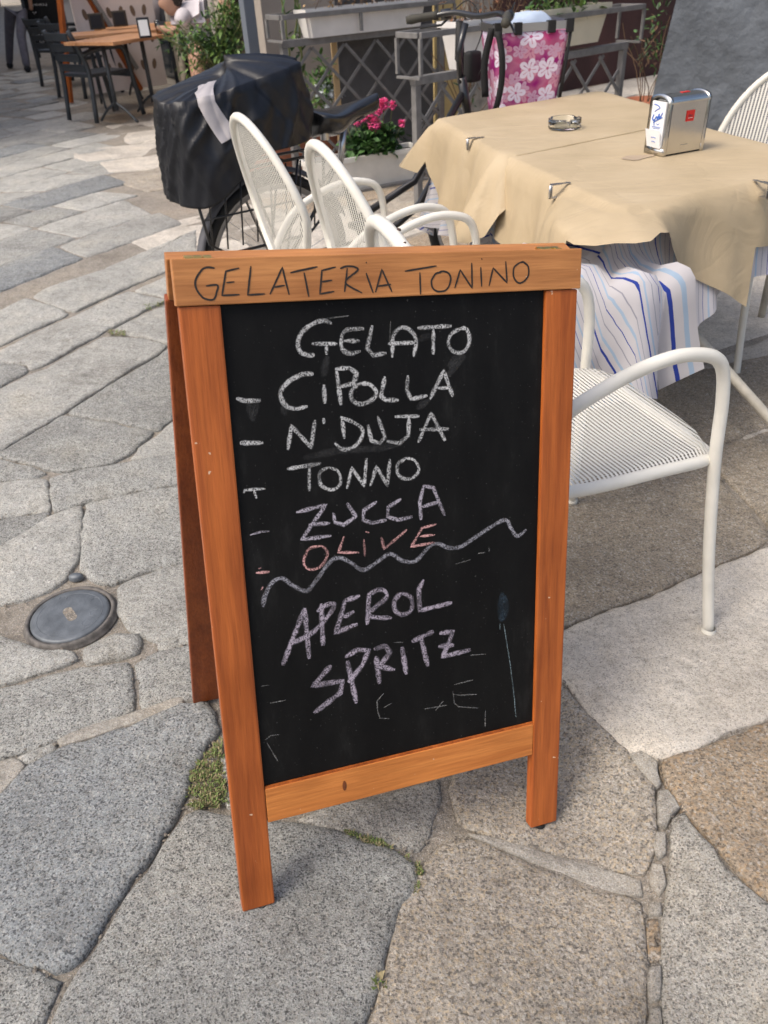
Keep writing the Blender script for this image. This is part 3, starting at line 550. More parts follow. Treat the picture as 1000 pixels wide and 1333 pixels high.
LEFTM = [GREY, GREYL, GREY, GREYL, GREYL, GREYB]
count = [0]
far_bm = {}
def rows(ang, org, nr, na, wid, lo, hi, test, mats, lift=-.004, maxd=10.5, slant=.5, gap=.005):
    e = Vector((math.cos(ang), math.sin(ang))); f = Vector((-e.y, e.x))
    t = nr[0]
    k = 0
    while t < nr[1]:
        wd = wid * random.uniform(.8, 1.25); s = na[0] + random.uniform(0, .6)
        while s < na[1]:
            L = random.uniform(lo, hi); sl = [random.uniform(-slant, slant) * wd for _ in range(2)] if s else [0, 0]
            if k % 1 == 0: pass
            a = org + e * (s) + f * t; b = org + e * (s + L) + f * t; sh = random.uniform(-slant, slant) * wd
            c = org + e * (s + L + sh) + f * (t + wd); d = org + e * (s + rows.prev_sh) + f * (t + wd)
            rows.prev = 0; P = [a, b, c, d]; rows.prev_sh = sh
            cen = (a + b + c + d) / 4
            s += L
            if not test(cen): continue
            if any(inside((cen.x, cen.y), w) for w in TRW): continue
            m = random.choice(mats)
            near = cen.length < maxd and count[0] < 250 and cen.y > .1
            under = any(inside((q.x, q.y), w) for q in (a, b, c, d, (a + b) / 2, (b + c) / 2, (c + d) / 2, (d + a) / 2) for w in TRW)
            lf = lift - (.022 if cen.y < 2.4 else .004) if under else lift + random.uniform(-.003, .004)
            if near:
                obj('paving_stone', stone_mesh([a, b, c, d], gap, lf, .07, .012, .002, k, rings=(.6,), fall=.011, ins=(.005, .02)), m, pav, True); count[0] += 1
            else:
                b2 = stone_mesh([a, b, c, d], gap, lf, .3, .006, .0, k, rings=())
                me = bpy.data.meshes.new('tmp'); b2.to_mesh(me); b2.free()
                tb = far_bm.setdefault(m.name, (m, bmesh.new()))[1]; tb.from_mesh(me); bpy.data.meshes.remove(me)
            k += 1
        rows.prev = 0; rows.prev_sh = 0
        t += wd
rows.prev = 0; rows.prev_sh = 0
def side_of(cen):    # right of the edge where the smooth slabs begin
    # edge polyline in world: (-1.11,4.9) (-1.42,5.67) (-2.31,8.05) (-3.27,10.46)
    E_ = [(-.3, 2.2), (-1.05, 4.6), (-1.42, 5.67), (-2.31, 8.05), (-3.27, 10.46), (-9, 24)]
    y = cen.y
    if y <= E_[0][1]: return cen.x - E_[0][0]
    for (x1, y1), (x2, y2) in zip(E_, E_[1:]):
        if y1 <= y <= y2: return cen.x - (x1 + (x2 - x1) * (y - y1) / (y2 - y1))
    return 1
rows(R(59), Vector((-1.627, 3.238)), (-6.2, 9.5), (-5, 14), .40, .42, .95, lambda c: c.y > -1.0 and ((c.y < 2.2 and c.x < 3) or side_of(c) < -.05), LEFTM)
rows(R(33), Vector((0, 4.0)), (-3.2, 6.0), (-7, 9), .68, .8, 1.6, lambda c: c.y > 2.2 and side_of(c) > -.05, [PALE, PALE, PALE, RUST, TAN] , slant=.15, gap=.003)
for nme, (m, b_) in far_bm.items():
    obj('distant_paving', b_, m, pav, True, 'stuff')
fillm = None

# grit and crumbs of mortar lying in the joints
bm = bmesh.new(); random.seed(33)
for (m, lift, px), Wp in zip(TR, TRW):
    if m is RUBBLE: continue
    for a, b in zip(Wp, Wp[1:] + Wp[:1]):
        a = Vector(a); b = Vector(b); L_g = (b - a).length
        if a.length > 3.6: continue
        for _ in range(int(L_g / .011)):
            if random.random() < .45: continue
            q = a.lerp(b, random.random()) + Vector((random.gauss(0, .004), random.gauss(0, .004))); r = random.uniform(.0009, .0032) * (1 if random.random() < .93 else 1.7)
            bmesh.ops.create_icosphere(bm, subdivisions=1, radius=r, matrix=Matrix.Translation((q.x, q.y, gz(q.x, q.y) - .0055 + r * .4)) @ Matrix.Rotation(random.uniform(0, 3), 4, 'Z') @ Matrix.Diagonal((1.3, .9, .7, 1)))
obj('joint_grit', bm, MORTAR, pav, False, 'stuff')
random.seed(7)

# round valve cover let into the paving
cc = atg(92, 802); rx = .103
cover = empty('valve_cover', 'round grey iron valve cover set in the paving left of the board', 'manhole cover', (cc.x, cc.y, gz(cc.x, cc.y) + .002))
IRON = mat('worn_iron', (.13, .145, .16), .5, .35, var=.25, vscale=30, bump=.0008, bscale=160)
IROND = mat('rusty_iron', (.13, .12, .11), .75, .2, var=.4, vscale=60, bump=.001)
bm = bmesh.new(); lathe(bm, [(.098, -.02), (.098, .002), (.106, .003), (.108, -.004), (.114, -.012)], 44); obj('rim', bm, IROND, cover, True)
bm = bmesh.new(); lathe(bm, [(0, .0045), (.05, .0048), (.088, .004), (.094, .002), (.0955, -.012)], 44); lid = obj('lid', bm, IRON, cover, True)
bm = bmesh.new()
T = Matrix.Rotation(R(35), 4, 'Z')
pts = [T @ Vector((.012 * math.cos(a), .012 * math.sin(a) + (.016 if math.sin(a) > 0 else -.016), .0052)) for a in [k * math.pi / 10 for k in range(20)]]
bm.faces.new([bm.verts.new(p) for p in pts]); obj('grip_slot', bm, MORTAR, cover)
bm = bmesh.new()
for (x, y, a, s) in ((.05, .045, .3, .012), (.062, .0, 1.2, .013), (.05, -.035, 2.0, .011), (-.035, .06, -.4, .01)):
    tube(bm, [(x + s * math.cos(a + t), y + s * math.sin(a + t), .0042) for t in (0, .8, 1.7, 2.6, 3.6)], .0013, 5)
tube(bm, [(.078 * math.cos(t), .078 * math.sin(t), .0036) for t in [k * math.pi / 20 for k in range(40)]], .0012, 5, closed=True)
obj('raised_marks', bm, IRON, cover)
p = atg(99, 751); bm = bmesh.new(); lathe(bm, [(0, .006), (.012, .005), (.017, .001), (.018, -.01)], 16, Matrix.Translation((p.x, p.y, gz(p.x, p.y) + .003)) @ Matrix.Diagonal((1.1, .7, 1, 1)))
tag(obj('iron_stud', bm, IRON, None, True), 'small dark iron stud set in mortar above the round valve cover', 'stud')

# moss and weeds in the joints
LEAF = mat('moss_green', (.15, .20, .06), .8, var=.35, vscale=200)
LEAFD = mat('moss_brown', (.24, .20, .11), .9, var=.3, vscale=200)
def moss(name, px, n, label, h=.012, sz=.004, poly=None):
    bm = bmesh.new(); k = 0
    xs_ = [p[0] for p in px]; ys_ = [p[1] for p in px]
    while k < n:
        q = (random.uniform(min(xs_), max(xs_)), random.uniform(min(ys_), max(ys_)))
        if not inside(q, px): k += .02; continue
        p = atg(*q)
        if noise.noise(Vector((p.x * 55, p.y * 55, 3))) < random.uniform(-.35, .15): k += .05; continue
        k += 1; z = gz(p.x, p.y) - .006
        a = random.uniform(0, 6.28); l = sz * random.uniform(.5, 1.4); up = random.uniform(.3, 1) * h
        d = Vector((math.cos(a), math.sin(a), 0)); s = Vector((-d.y, d.x, 0)) * l * .35; b0 = Vector((p.x, p.y, z + random.uniform(0, h)))
        vs = [bm.verts.new(b0 - s), bm.verts.new(b0 + d * l * .5 + Vector((0, 0, up * .6)) + s), bm.verts.new(b0 + d * l + Vector((0, 0, up)))]
        f = bm.faces.new(vs); f.material_index = 1 if random.random() < .45 else 0
    o = obj(name, bm, [LEAF, LEAFD], None, kind='stuff'); tag(o, label, 'moss'); return o
moss('moss', [(248,1006),(262,990),(280,966),(288,962),(290,1000),(297,1046),(285,1054),(268,1049),(256,1056),(242,1046),(247,1020)], 1900, 'green moss tuft growing in the joint beside the left leg', .009, .006)
moss('moss', [(440,1078),(470,1086),(495,1094),(530,1114),(538,1124),(505,1106),(478,1099),(455,1090)], 500, 'thin yellowish moss in the joint below the bottom rail', .008, .005)
moss('moss', [(541,1122),(549,1126),(549,1150),(540,1172),(543,1142)], 160, 'tiny moss tuft at the corner of the grey stone', .01, .005)
moss('moss', [(492,1275),(504,1275),(500,1290),(490,1290)], 60, 'small green weed in the joint at the bottom', .014, .009)
moss('moss', [(138,430),(165,432),(163,437),(145,437)], 160, 'pale moss patch in a joint far left of the board', .01, .01)
moss('moss', [(186,398),(215,392),(212,400),(190,404)], 120, 'moss patch in the joint level with the board top', .01, .01)

# ------------------------------------------------------------------ white metal armchairs
def uvface(bm, faces, fn):
    uv = bm.loops.layers.uv.verify()
    for f in faces:
        for l in f.loops: l[uv].uv = fn(l.vert.co)
def seat_outline():
    pts = [(.305, 0), (.303, .11), (.292, .175), (.255, .222), (.13, .232), (-.02, .226), (-.14, .20), (-.205, .14), (-.225, .06), (-.225, 0)]
    return pts + [(x, -y) for x, y in reversed(pts[1:-1])]
def make_chair(label, perf, name='garden_armchair', group='white metal armchairs round the covered tables'):
    t = empty(name, label, 'chair', group=group)
    for s in (1, -1):
        loop = spline([(.305, s * .29, 0), (.282, s * .26, .2), (.262, s * .236, .42), (.252, s * .228, .56), (.226, s * .228, .634), (.16, s * .23, .662), (.08, s * .232, .664), (-.02, s * .232, .64), (-.12, s * .23, .59), (-.20, s * .226, .48), (-.26, s * .22, .34), (-.33, s * .225, .0)], 7)
        tubeo('arm_and_legs', loop, .0128, WHITE, t, 12)
        for (x, y) in ((.305, s * .29), (-.33, s * .225)):
            bm = bmesh.new(); lathe(bm, [(0, -.004), (.0155, -.003), (.0165, .004), (.014, .012)], 14, Matrix.Translation((x, y, 0)))
            obj('foot_cap', bm, WHITE, t, True)
    so = seat_outline(); ring = [Vector((x, y, .438 - .02 * max(0, (x - .19) / .09) ** 2 - .006)) for x, y in so]
    ring = spline(ring, 4, True)
    tubeo('seat_rim', ring, .0125, WHITE, t, 12, closed=True)
    # seat sheet: polar grid dished a little
    bm = bmesh.new(); N = len(ring); prev = None; C0 = Vector((.03, 0, 0))
    rows_ = []
    for f in (1.0, .93, .8, .6, .35, .12):
        rows_.append([bm.verts.new((C0.x + (p.x - C0.x) * f, p.y * f, (p.z + .008) if f > .95 else (.446 - .012 * (1 - f)))) for p in ring])
    for A, B in zip(rows_, rows_[1:]):
        for i in range(N): bm.faces.new((A[i], A[(i + 1) % N], B[(i + 1) % N], B[i]))
    bm.faces.new(rows_[-1]); uvface(bm, bm.faces, lambda c: (c.x, c.y))
    obj('seat', bm, perf, t, True)
    # back: egg-shaped ring leaning backwards
    def bk(a):
        w = .212 * math.sin(a) * (1 - .16 * -math.cos(a) if math.cos(a) < 0 else 1 - .30 * math.cos(a)); h = .695 - .26 * math.cos(a)
        z = h; x = -.205 - .20 * (h - .435) - .035 * (1 - (abs(w) / .21) ** 2)
        return Vector((x, w, z))
    rb = [bk(k * 2 * math.pi / 44) for k in range(44)]
    tubeo('back_rim', rb, .0128, WHITE, t, 12, closed=True)
    bm = bmesh.new(); c = Vector((-.29, 0, .68)); rows_ = []
    for f in (1.0, .85, .65, .4, .15):
        rows_.append([bm.verts.new(Vector((-.205 - .20 * (c.z + (p.z - c.z) * f - .435) - .035 * (1 - (abs(p.y * f) / .21) ** 2), p.y * f, c.z + (p.z - c.z) * f))) for p in rb])
    for A, B in zip(rows_, rows_[1:]):
        for i in range(44): bm.faces.new((A[i], A[(i + 1) % 44], B[(i + 1) % 44], B[i]))
    bm.faces.new(rows_[-1]); uvface(bm, bm.faces, lambda q: (q.y, q.z))
    obj('backrest', bm, perf, t, True)
    bm = bmesh.new(); tube(bm, [(-.236, -.222, .47), (-.232, 0, .44), (-.236, .222, .47)], .010, 10);
    obj('crossbar', bm, WHITE, t, True)
    return t, rb

chairD, rb = make_chair('white metal armchair nearest the camera, seat and arm seen right of the board', PERF)
a9 = R(19); foot = at(922, 822, .0)
ox = Vector((foot.x, foot.y, 0)) - Matrix.Rotation(a9, 3, 'Z') @ Vector((.305, -.29, 0))
chairD.location = (ox.x, ox.y, .0); chairD.rotation_euler = (0, 0, a9)
cB = dup(chairD, (.205, 2.18, -.01), R(24), 'white metal armchair in the middle of the row behind the board')
cA = dup(chairD, (-.05, 2.69, -.01), R(28), 'white metal armchair farthest back behind the board, in front of the bicycle wheel')
chairD.scale = (1, 1, 1.05)
# paint chipped off the nearest chair's back rim
for (k0, n_) in ((23, 1), (24, 1), (25, 2), (26, 1), (28, 1), (31, 1)):
    for j in range(n_):
        bm = bmesh.new(); p = rb[k0 % 44] + Vector((.004, 0, .0105)) + Vector((random.uniform(-.004, .004), random.uniform(-.012, .012), 0))
        bmesh.ops.create_icosphere(bm, subdivisions=1, radius=1, matrix=Matrix.Translation(p) @ Matrix.Diagonal((random.uniform(.003, .006), random.uniform(.006, .013), .0028, 1)))
        obj('rust_chip', bm, RUSTM, chairD)
for ch_ in chairD.children:
    if ch_.name.startswith(('back', 'rust')): ch_.scale = (1, 1, .94)
chR, _ = make_chair('white metal armchair on the far right behind the napkin dispenser', PERFG)
chR.location = (1.36, 3.0, -.05); chR.rotation_euler = (0, 0, R(222))

# ------------------------------------------------------------------ two tables under paper and striped cloth
TZ = .752
F_ = at(806, 272, TZ); L_ = at(652, 200, TZ); Rr = F_ + Vector((.92, .39, 0)).normalized() * .80; BR = L_ + (Rr - F_)
TA = [F_, Rr, BR, L_]
L2 = at(570, 158, TZ); K2 = at(779, 121, TZ)
f2 = at(655, 205, TZ) + Vector((-.004, -.018, 0)); TB = [f2, f2 + (K2 - L2) * 1.0 + Vector((.02, -.02, 0)), K2, L2]
def lerp_list(L, u):
    for (a, va), (b, vb) in zip(L, L[1:]):
        if a <= u <= b: return va + (vb - va) * ((u - a) / (b - a) if b > a else 0)
    return L[-1][1]
def drape(name, quad, z, drops, flare, amp, freq, m, parent, seed, cr=.035, out0=.008, K=9, cornerdrop=1.25, stripes=False, cfl=.0, over=0.0, pw=0.0):
    """cloth over the quad (z up); drops: per side list of (u, drop)"""
    n = 4; c = sum(quad, Vector()) / 4; P = []
    for i in range(n):
        a = quad[i]; b = quad[(i + 1) % n]; pr = quad[i - 1]
        e = (b - a).normalized(); nn = Vector((e.y, -e.x, 0)); ep = (a - pr).normalized(); npv = Vector((ep.y, -ep.x, 0))
        cc_ = a + (e - ep) * cr
        d0 = drops[i][0][1]; dp = drops[i - 1][-1][1]
        for k in range(1, 9):     # corner fan
            f = k / 9; dr = (npv * (1 - f) + nn * f).normalized()
            pt = cc_ + dr * cr
            D = (dp * (1 - f) + d0 * f) * (1 + (cornerdrop - 1) * math.sin(math.pi * f))
            P.append((pt, dr, D, 1.0 if 3 <= k <= 6 else .8, a + dr * 0))
        m_ = max(6, int((b - a).length / .018))
        for k in range(m_ + 1):
            u = k / m_; nx_ = quad[(i + 2) % n]; e2_ = (nx_ - b).normalized(); s0_ = cc_ + nn * cr; s1_ = b + (e2_ - e) * cr + nn * cr; pt = s0_.lerp(s1_, u)
            P.append((pt, nn, lerp_list(drops[i], u), min(1, max(0, .25 - min(u, 1 - u)) * 2), None))
    bm = bmesh.new(); N = len(P); rows_ = []
    ex = (quad[1] - quad[0]).normalized(); ey = Vector((-ex.y, ex.x, 0)); flat = {}
    for f in (.15, .4, .65, .85, .96, 1.0):
        row = []
        for (pt, dr, D, cw, q) in P:
            p = c + (pt - c) * f; zz = z + .0012 * noise.noise(Vector((p.x * 7, p.y * 7, seed))) + (.0008 * noise.noise(p * 30)) - (.003 if f == 1.0 else 0)
            v = bm.verts.new((p.x, p.y, zz)); flat[v] = ((p - quad[0]).dot(ex), (p - quad[0]).dot(ey)); row.append(v)
        rows_.append(row)
    for k in range(1, K + 1):
        t = (k / K) ** 1.15; row = []
        s = 0.0
        for j, (pt, dr, D, cw, q) in enumerate(P):
            s = pt.x * 1.0 * dr.y - pt.y * dr.x * 1.0   # moves along the edge
            s = (pt - c).dot(Vector((-dr.y, dr.x, 0)))
            if cw == 1.0 or q is not None: s = s + math.atan2(dr.y, dr.x) * .12
            d = D * t; ph = s * freq + seed * 1.7 + 2.2 * noise.noise(Vector((pt.x * 2.1, pt.y * 2.1, seed)))
            wv = math.sin(ph) + .45 * math.sin(ph * 2.3 + 1.3)
            o = out0 * min(1, t * 6) + d * (flare + cw * cfl) + amp * (d / .3) * wv * (1 + cw)
            if pw: o = o * (.25 + .75 * t)
            if over:
                rel_ = (pt - quad[0]); fs = max(0.0, rel_.dot(ex)); near_ = max(0.0, 1 - rel_.length / .42) * max(0.0, 1 - fs / .22); q_ = min(1.0, max(0.0, (d - (.07 if pw else .0)) / (.2 if pw else .14))); o += over * min(1.0, near_ * 1.5) * q_ * q_ * (3 - 2 * q_)
            o = max(.004 * t + .003, o); tg = Vector((-dr.y, dr.x, 0)) * (.25 * amp * (d / .3) * math.cos(ph))
            p = pt + dr * o + tg
            dz = math.sqrt(max(.0001, d * d - min(o * o, d * d * (.86 if over else .5)))) if d > .02 else d * .9
            v = bm.verts.new((p.x, p.y, z - .003 - dz)); fp = pt + dr * d
            flat[v] = ((fp - quad[0]).dot(ex), (fp - quad[0]).dot(ey)); row.append(v)
        rows_.append(row)
    for A, B in zip(rows_, rows_[1:]):
        for i in range(N): bm.faces.new((A[i], A[(i + 1) % N], B[(i + 1) % N], B[i]))
    bm.faces.new(rows_[0])
    uv = bm.loops.layers.uv.verify()
    for f in bm.faces:
        for l in f.loops: l[uv].uv = flat[l.vert]
    bmesh.ops.recalc_face_normals(bm, faces=bm.faces)
    o = obj(name, bm, m, parent, True)
    return o

def paper():
    m = bpy.data.materials.new('kraft_paper_cloth'); m.use_nodes = True; n = m.node_tree; b = n.nodes['Principled BSDF']
    tc = n.nodes.new('ShaderNodeTexCoord')
    a = n.nodes.new('ShaderNodeTexNoise'); a.inputs['Scale'].default_value = 5; a.inputs['Detail'].default_value = 6; n.links.new(tc.outputs['Object'], a.inputs['Vector'])
    c = ramp(n, [(.3, (.405, .32, .20)), (.55, (.455, .36, .23)), (.75, (.49, .395, .26))], a.outputs[0]).outputs[0]
    # one grey grease stain beside the dispenser is a mesh of its own
    n.links.new(c, b.inputs['Base Color']); b.inputs['Roughness'].default_value = .62; b.inputs['Specular IOR Level'].default_value = .35
    # creases
    mp = n.nodes.new('ShaderNodeMapping'); mp.inputs['Scale'].default_value = (3, 9, 4); mp.inputs['Rotation'].default_value = (0, 0, .5); n.links.new(tc.outputs['Object'], mp.inputs['Vector'])
    w_ = n.nodes.new('ShaderNodeTexNoise'); w_.inputs['Scale'].default_value = 1.5; w_.inputs['Detail'].default_value = 5; w_.inputs['Distortion'].default_value = 1.2; n.links.new(mp.outputs[0], w_.inputs['Vector'])
    v1 = n.nodes.new('ShaderNodeTexVoronoi'); v1.feature = 'DISTANCE_TO_EDGE'; v1.inputs['Scale'].default_value = 3.4
    dz_ = n.nodes.new('ShaderNodeVectorMath'); dz_.operation = 'MULTIPLY_ADD'; n.links.new(a.outputs['Color'], dz_.inputs[0]); dz_.inputs[1].default_value = (.25, .25, .1); n.links.new(tc.outputs['Object'], dz_.inputs[2]); n.links.new(dz_.outputs[0], v1.inputs['Vector'])
    v2 = n.nodes.new('ShaderNodeMapRange'); v2.inputs[1].default_value = 0; v2.inputs[2].default_value = .05; v2.inputs[3].default_value = .0; v2.inputs[4].default_value = .09; n.links.new(v1.outputs['Distance'], v2.inputs[0])
    v3 = n.nodes.new('ShaderNodeMath'); v3.operation = 'ADD'; n.links.new(v2.outputs[0], v3.inputs[0]); n.links.new(w_.outputs[0], v3.inputs[1])
    bp = n.nodes.new('ShaderNodeBump'); bp.inputs['Distance'].default_value = .009; bp.inputs['Strength'].default_value = .7; n.links.new(v3.outputs[0], bp.inputs['Height']); n.links.new(bp.outputs[0], b.inputs['Normal'])
    return m
def striped():
    m = bpy.data.materials.new('striped_cloth'); m.use_nodes = True; n = m.node_tree; b = n.nodes['Principled BSDF']
    tc = n.nodes.new('ShaderNodeTexCoord'); s = n.nodes.new('ShaderNodeSeparateXYZ'); n.links.new(tc.outputs['UV'], s.inputs[0])
    nz = n.nodes.new('ShaderNodeTexNoise'); nz.inputs['Scale'].default_value = 4; n.links.new(tc.outputs['UV'], nz.inputs['Vector'])
    ad = n.nodes.new('ShaderNodeMath'); ad.operation = 'MULTIPLY_ADD'; n.links.new(nz.outputs[0], ad.inputs[0]); ad.inputs[1].default_value = .012; n.links.new(s.outputs[0], ad.inputs[2])
    d = n.nodes.new('ShaderNodeMath'); d.operation = 'DIVIDE'; n.links.new(ad.outputs[0], d.inputs[0]); d.inputs[1].default_value = .118
    f = n.nodes.new('ShaderNodeMath'); f.operation = 'FRACT'; n.links.new(d.outputs[0], f.inputs[0])
    W_ = (.66, .64, .66); G_ = (.36, .36, .42); B_ = (.04, .07, .36); LB = (.42, .55, .70)
    r = ramp(n, [(0, W_), (.10, B_), (.145, W_), (.25, LB), (.30, W_), (.44, G_), (.458, W_), (.60, B_), (.615, W_), (.74, LB), (.785, W_), (.90, G_), (.918, W_)], f.outputs[0], 'CONSTANT')
    n.links.new(r.outputs[0], b.inputs['Base Color']); b.inputs['Roughness'].default_value = .9; b.inputs['Specular IOR Level'].default_value = .1
    tr = n.nodes.new('ShaderNodeBsdfTranslucent'); n.links.new(r.outputs[0], tr.inputs[0]); mx = n.nodes.new('ShaderNodeMixShader'); mx.inputs[0].default_value = .3
    n.links.new(b.outputs[0], mx.inputs[1]); n.links.new(tr.outputs[0], mx.inputs[2]); n.links.new(mx.outputs[0], n.nodes['Material Output'].inputs[0])
    return m
PAPER = paper(); STRIPE = striped(); TLEG = mat('cream_table_tube', (.5, .46, .38), .4, var=.2, vscale=20); TTOP = mat('table_top_board', (.5, .47, .42), .6)
def table(quad, label, feet_z):
    c = sum(quad, Vector()) / 4; t = empty('cafe_table', label, 'table', (c.x, c.y, feet_z))
    bm = bmesh.new()
    vs = [bm.verts.new((p.x - c.x, p.y - c.y, zz - feet_z)) for zz in (TZ - .03, TZ - .008) for p in [c + (q - c) * .985 for q in quad]]
    for f in ((3, 2, 1, 0), (4, 5, 6, 7), (0, 1, 5, 4), (1, 2, 6, 5), (2, 3, 7, 6), (3, 0, 4, 7)): bm.faces.new([vs[i] for i in f])
    obj('tabletop', bm, TTOP, t)
    return t, c
tA, cAc = table(TA, 'front cafe table with the napkin dispenser, under brown paper and striped cloth', -.06)
tB, cBc = table(TB, 'rear cafe table with the glass ashtray, under brown paper and striped cloth', -.04)
def crossed(t, c, quad):
    ex = (quad[1] - quad[0]).normalized(); ey = Vector((-ex.y, ex.x, 0))
    for s in (-1, 1):
        for q in (-1, 1):
            a = ex * (.36 * q) + ey * (.30 * s) + Vector((0, 0, .0)); b = -ex * (.30 * q) + ey * (.27 * s) + Vector((0, 0, .76))
            if s * q > 0: a += ey * -.0; 
            tubeo('leg', [a + Vector((0, 0, .012)), b], .0155, TLEG, t, 12)
            boxo('foot_cap', a + Vector((0, 0, .012)), (.04, .04, .024), TLEG, t, .006)
    tubeo('stretcher', [ -ey * .29 + Vector((0, 0, .40)), ey * .29 + Vector((0, 0, .40))], .012, TLEG, t, 10)
crossed(tB, cBc, TB)
# front table: the long diagonal strut seen at the right, and three more legs
tl = Vector((0, 0, 0)); off = Vector((cAc.x, cAc.y, -.06))
d0 = aty(868, 395, 2.40) - off; d1 = aty(1000, 543, 2.02) - off; dd = (d1 - d0); d2 = d0 + dd * ((.015 - d0.z) / dd.z); dtop = d0 - dd * ((TZ + .03 - d0.z) / -dd.z) if dd.z < 0 else d0
tubeo('leg', [d2, dtop], .0155, TLEG, tA, 12)
boxo('foot_cap', (d2.x, d2.y, .012), (.04, .04, .024), TLEG, tA, .006)
for (u, v, h) in ((870, 490, .5), (992, 410, .62), (797, 470, .5)):
    p = atg(u, v); q = p - off; tubeo('leg', [(q.x, q.y, .0), (q.x - .01, q.y + .02, .77)], .0145, TLEG, tA, 12); lathe_b = bmesh.new(); lathe(lathe_b, [(.0, -.004), (.02, -.003), (.021, .008), (.015, .02)], 14, Matrix.Translation((q.x, q.y, .0))); obj('foot_cap', lathe_b, TLEG, tA, True)
def rel(quad, z=None): return quad
# striped cloths first (they lie under the paper)
csA = drape('striped_tablecloth', TA, TZ, [[(0, .46), (.2, .40), (.6, .26), (1, .26)], [(0, .3), (1, .3)], [(0, .3), (1, .28)], [(0, .28), (.6, .3), (1, .46)]], .10, .030, 24, STRIPE, None, 3, cornerdrop=1.12, cfl=.10, K=14, over=.19, pw=1)
tag(csA, 'white cloth with blue and grey stripes hanging at the front corner of the front table', 'tablecloth')
csB = drape('striped_tablecloth', TB, TZ - .0015, [[(0, .25), (1, .25)], [(0, .3), (1, .3)], [(0, .3), (1, .34)], [(0, .40), (.3, .38), (1, .3)]], .08, .018, 28, STRIPE, None, 5, cornerdrop=1.2, cfl=.05, pw=1)
tag(csB, 'white cloth with blue stripes showing below the paper at the rear table left corner', 'tablecloth')
TAs = [q + (q - cAc).normalized() * .004 for q in TA]; TBs = [q + (q - cBc).normalized() * .004 for q in TB]
pB = drape('paper_tablecloth', TBs, TZ + .012, [[(0, .016), (1, .014)], [(0, .2), (1, .2)], [(0, .15), (1, .17)], [(0, .16), (.25, .26), (.6, .32), (1, .3)]], .16, .020, 17, PAPER, None, 8, cornerdrop=1.5, cfl=.35, out0=.014)
tag(pB, 'brown paper table cover with creases on the rear table, under the ashtray', 'table cover')
pA = drape('paper_tablecloth', TAs, TZ + .004, [[(0, .10), (.15, .15), (.55, .335), (.556, .335), (.562, .17), (1, .2)], [(0, .2), (1, .2)], [(0, .1), (1, .05)], [(0, .10), (.15, .24), (.5, .27), (.8, .24), (1, .17)]], .15, .017, 19, PAPER, None, 2, cornerdrop=1.0, cfl=.24, out0=.018, over=.085)
tag(pA, 'brown paper table cover with a drooping corner on the front table, under the napkin dispenser', 'table cover')
STEEL = mat('brushed_steel', (.5, .5, .5), .3, 1.0)
def clip(px, nrm, label, zc=.0055):
    p = at(px[0], px[1], TZ + zc); t = empty('table_clip', label, 'clip', (p.x, p.y, TZ + zc), math.atan2(nrm.y, nrm.x), 'steel clips holding the paper covers')
    bm = bmesh.new(); box(bm, (-.012, 0, .0015), (.045, .010, .0014)); box(bm, (.0235, 0, -.016), (.0024, .016, .037)); box(bm, (.013, 0, -.034), (.022, .016, .0022)); box(bm, (.010, 0, .0015), (.03, .016, .0022))
    obj('bracket', bm, STEEL, t); 
    bm = bmesh.new(); tube(bm, [(.0262, 0, 0), (.0275, 0, -.018), (.0262, 0, -.036)], .0035, 8); obj('spring', bm, STEEL, t, True)
nl = (L_ - F_).normalized(); nl = Vector((-nl.y, nl.x, 0)); nf = (Rr - F_).normalized(); nf = Vector((nf.y, -nf.x, 0)); nb = (L2 - f2).normalized(); nb = Vector((-nb.y, nb.x, 0))
clip((728, 240), nl, 'steel clip on the left edge of the front table'); clip((618, 180), nb, 'steel clip on the left edge of the rear table', .0135); clip((994, 238), nf, 'steel clip on the front edge of the front table at the picture edge')
# stain
bm = bmesh.new(); pc = at(830, 207, TZ)
q = [(pc.x + (.05 + .012 * noise.noise(Vector((math.cos(a), math.sin(a), 2)))) * math.cos(a) + .018 * math.sin(a), pc.y + .032 * math.sin(a) * (1 + .3 * math.sin(3 * a))) for a in [k * math.pi / 12 for k in range(24)]]
bm.faces.new([bm.verts.new((x, y, TZ + .006)) for x, y in q]); tag(obj('stain', bm, mat('grease_stain', (.40, .31, .215), .5), None, kind='stuff'), 'grey damp stain on the brown paper beside the dispenser', 'stain')

# ------------------------------------------------------------------ napkin dispenser
CHROME = mat('polished_steel', (.62, .61, .58), .16, 1.0, var=.08, vscale=9, bump=.0004, bscale=14)
DZ = TZ + .0055
A0 = at(839, 194, DZ); B0 = at(863, 204, DZ); C0 = at(914, 195, DZ)
ex = (C0 - B0); wd = ex.length; ex.normalize(); ey = Vector((-ex.y, ex.x, 0)); dp = .085
dc = B0 + ex * wd / 2 + ey * dp / 2
disp = empty('napkin_dispenser', 'shiny steel napkin dispenser with a red square badge on the front table', 'napkin dispenser', (dc.x, dc.y, DZ), math.atan2(ex.y, ex.x))
H_ = .166
def dprof(): # profile across depth y: domed top
    p = [(-dp / 2, .004), (-dp / 2, H_ - .018)]
    for k in range(1, 12):
        a = math.pi - math.pi * k / 12; p.append((dp / 2 * math.cos(a), H_ - .018 + .018 * math.sin(a)))
    return p + [(dp / 2, H_ - .018), (dp / 2, .004)]
bm = bmesh.new(); pr = dprof(); tw = .0
def ring_at(x, sc): return [bm.verts.new((x, y * sc, z)) for y, z in pr]
R0 = ring_at(-wd / 2 + .008, 1); R1 = ring_at(wd / 2 - .008, 1)
for i in range(len(pr) - 1): bm.faces.new((R0[i], R1[i], R1[i + 1], R0[i + 1]))
bm.faces.new(R0); bm.faces.new(list(reversed(R1))); obj('body', bm, CHROME, disp, False)
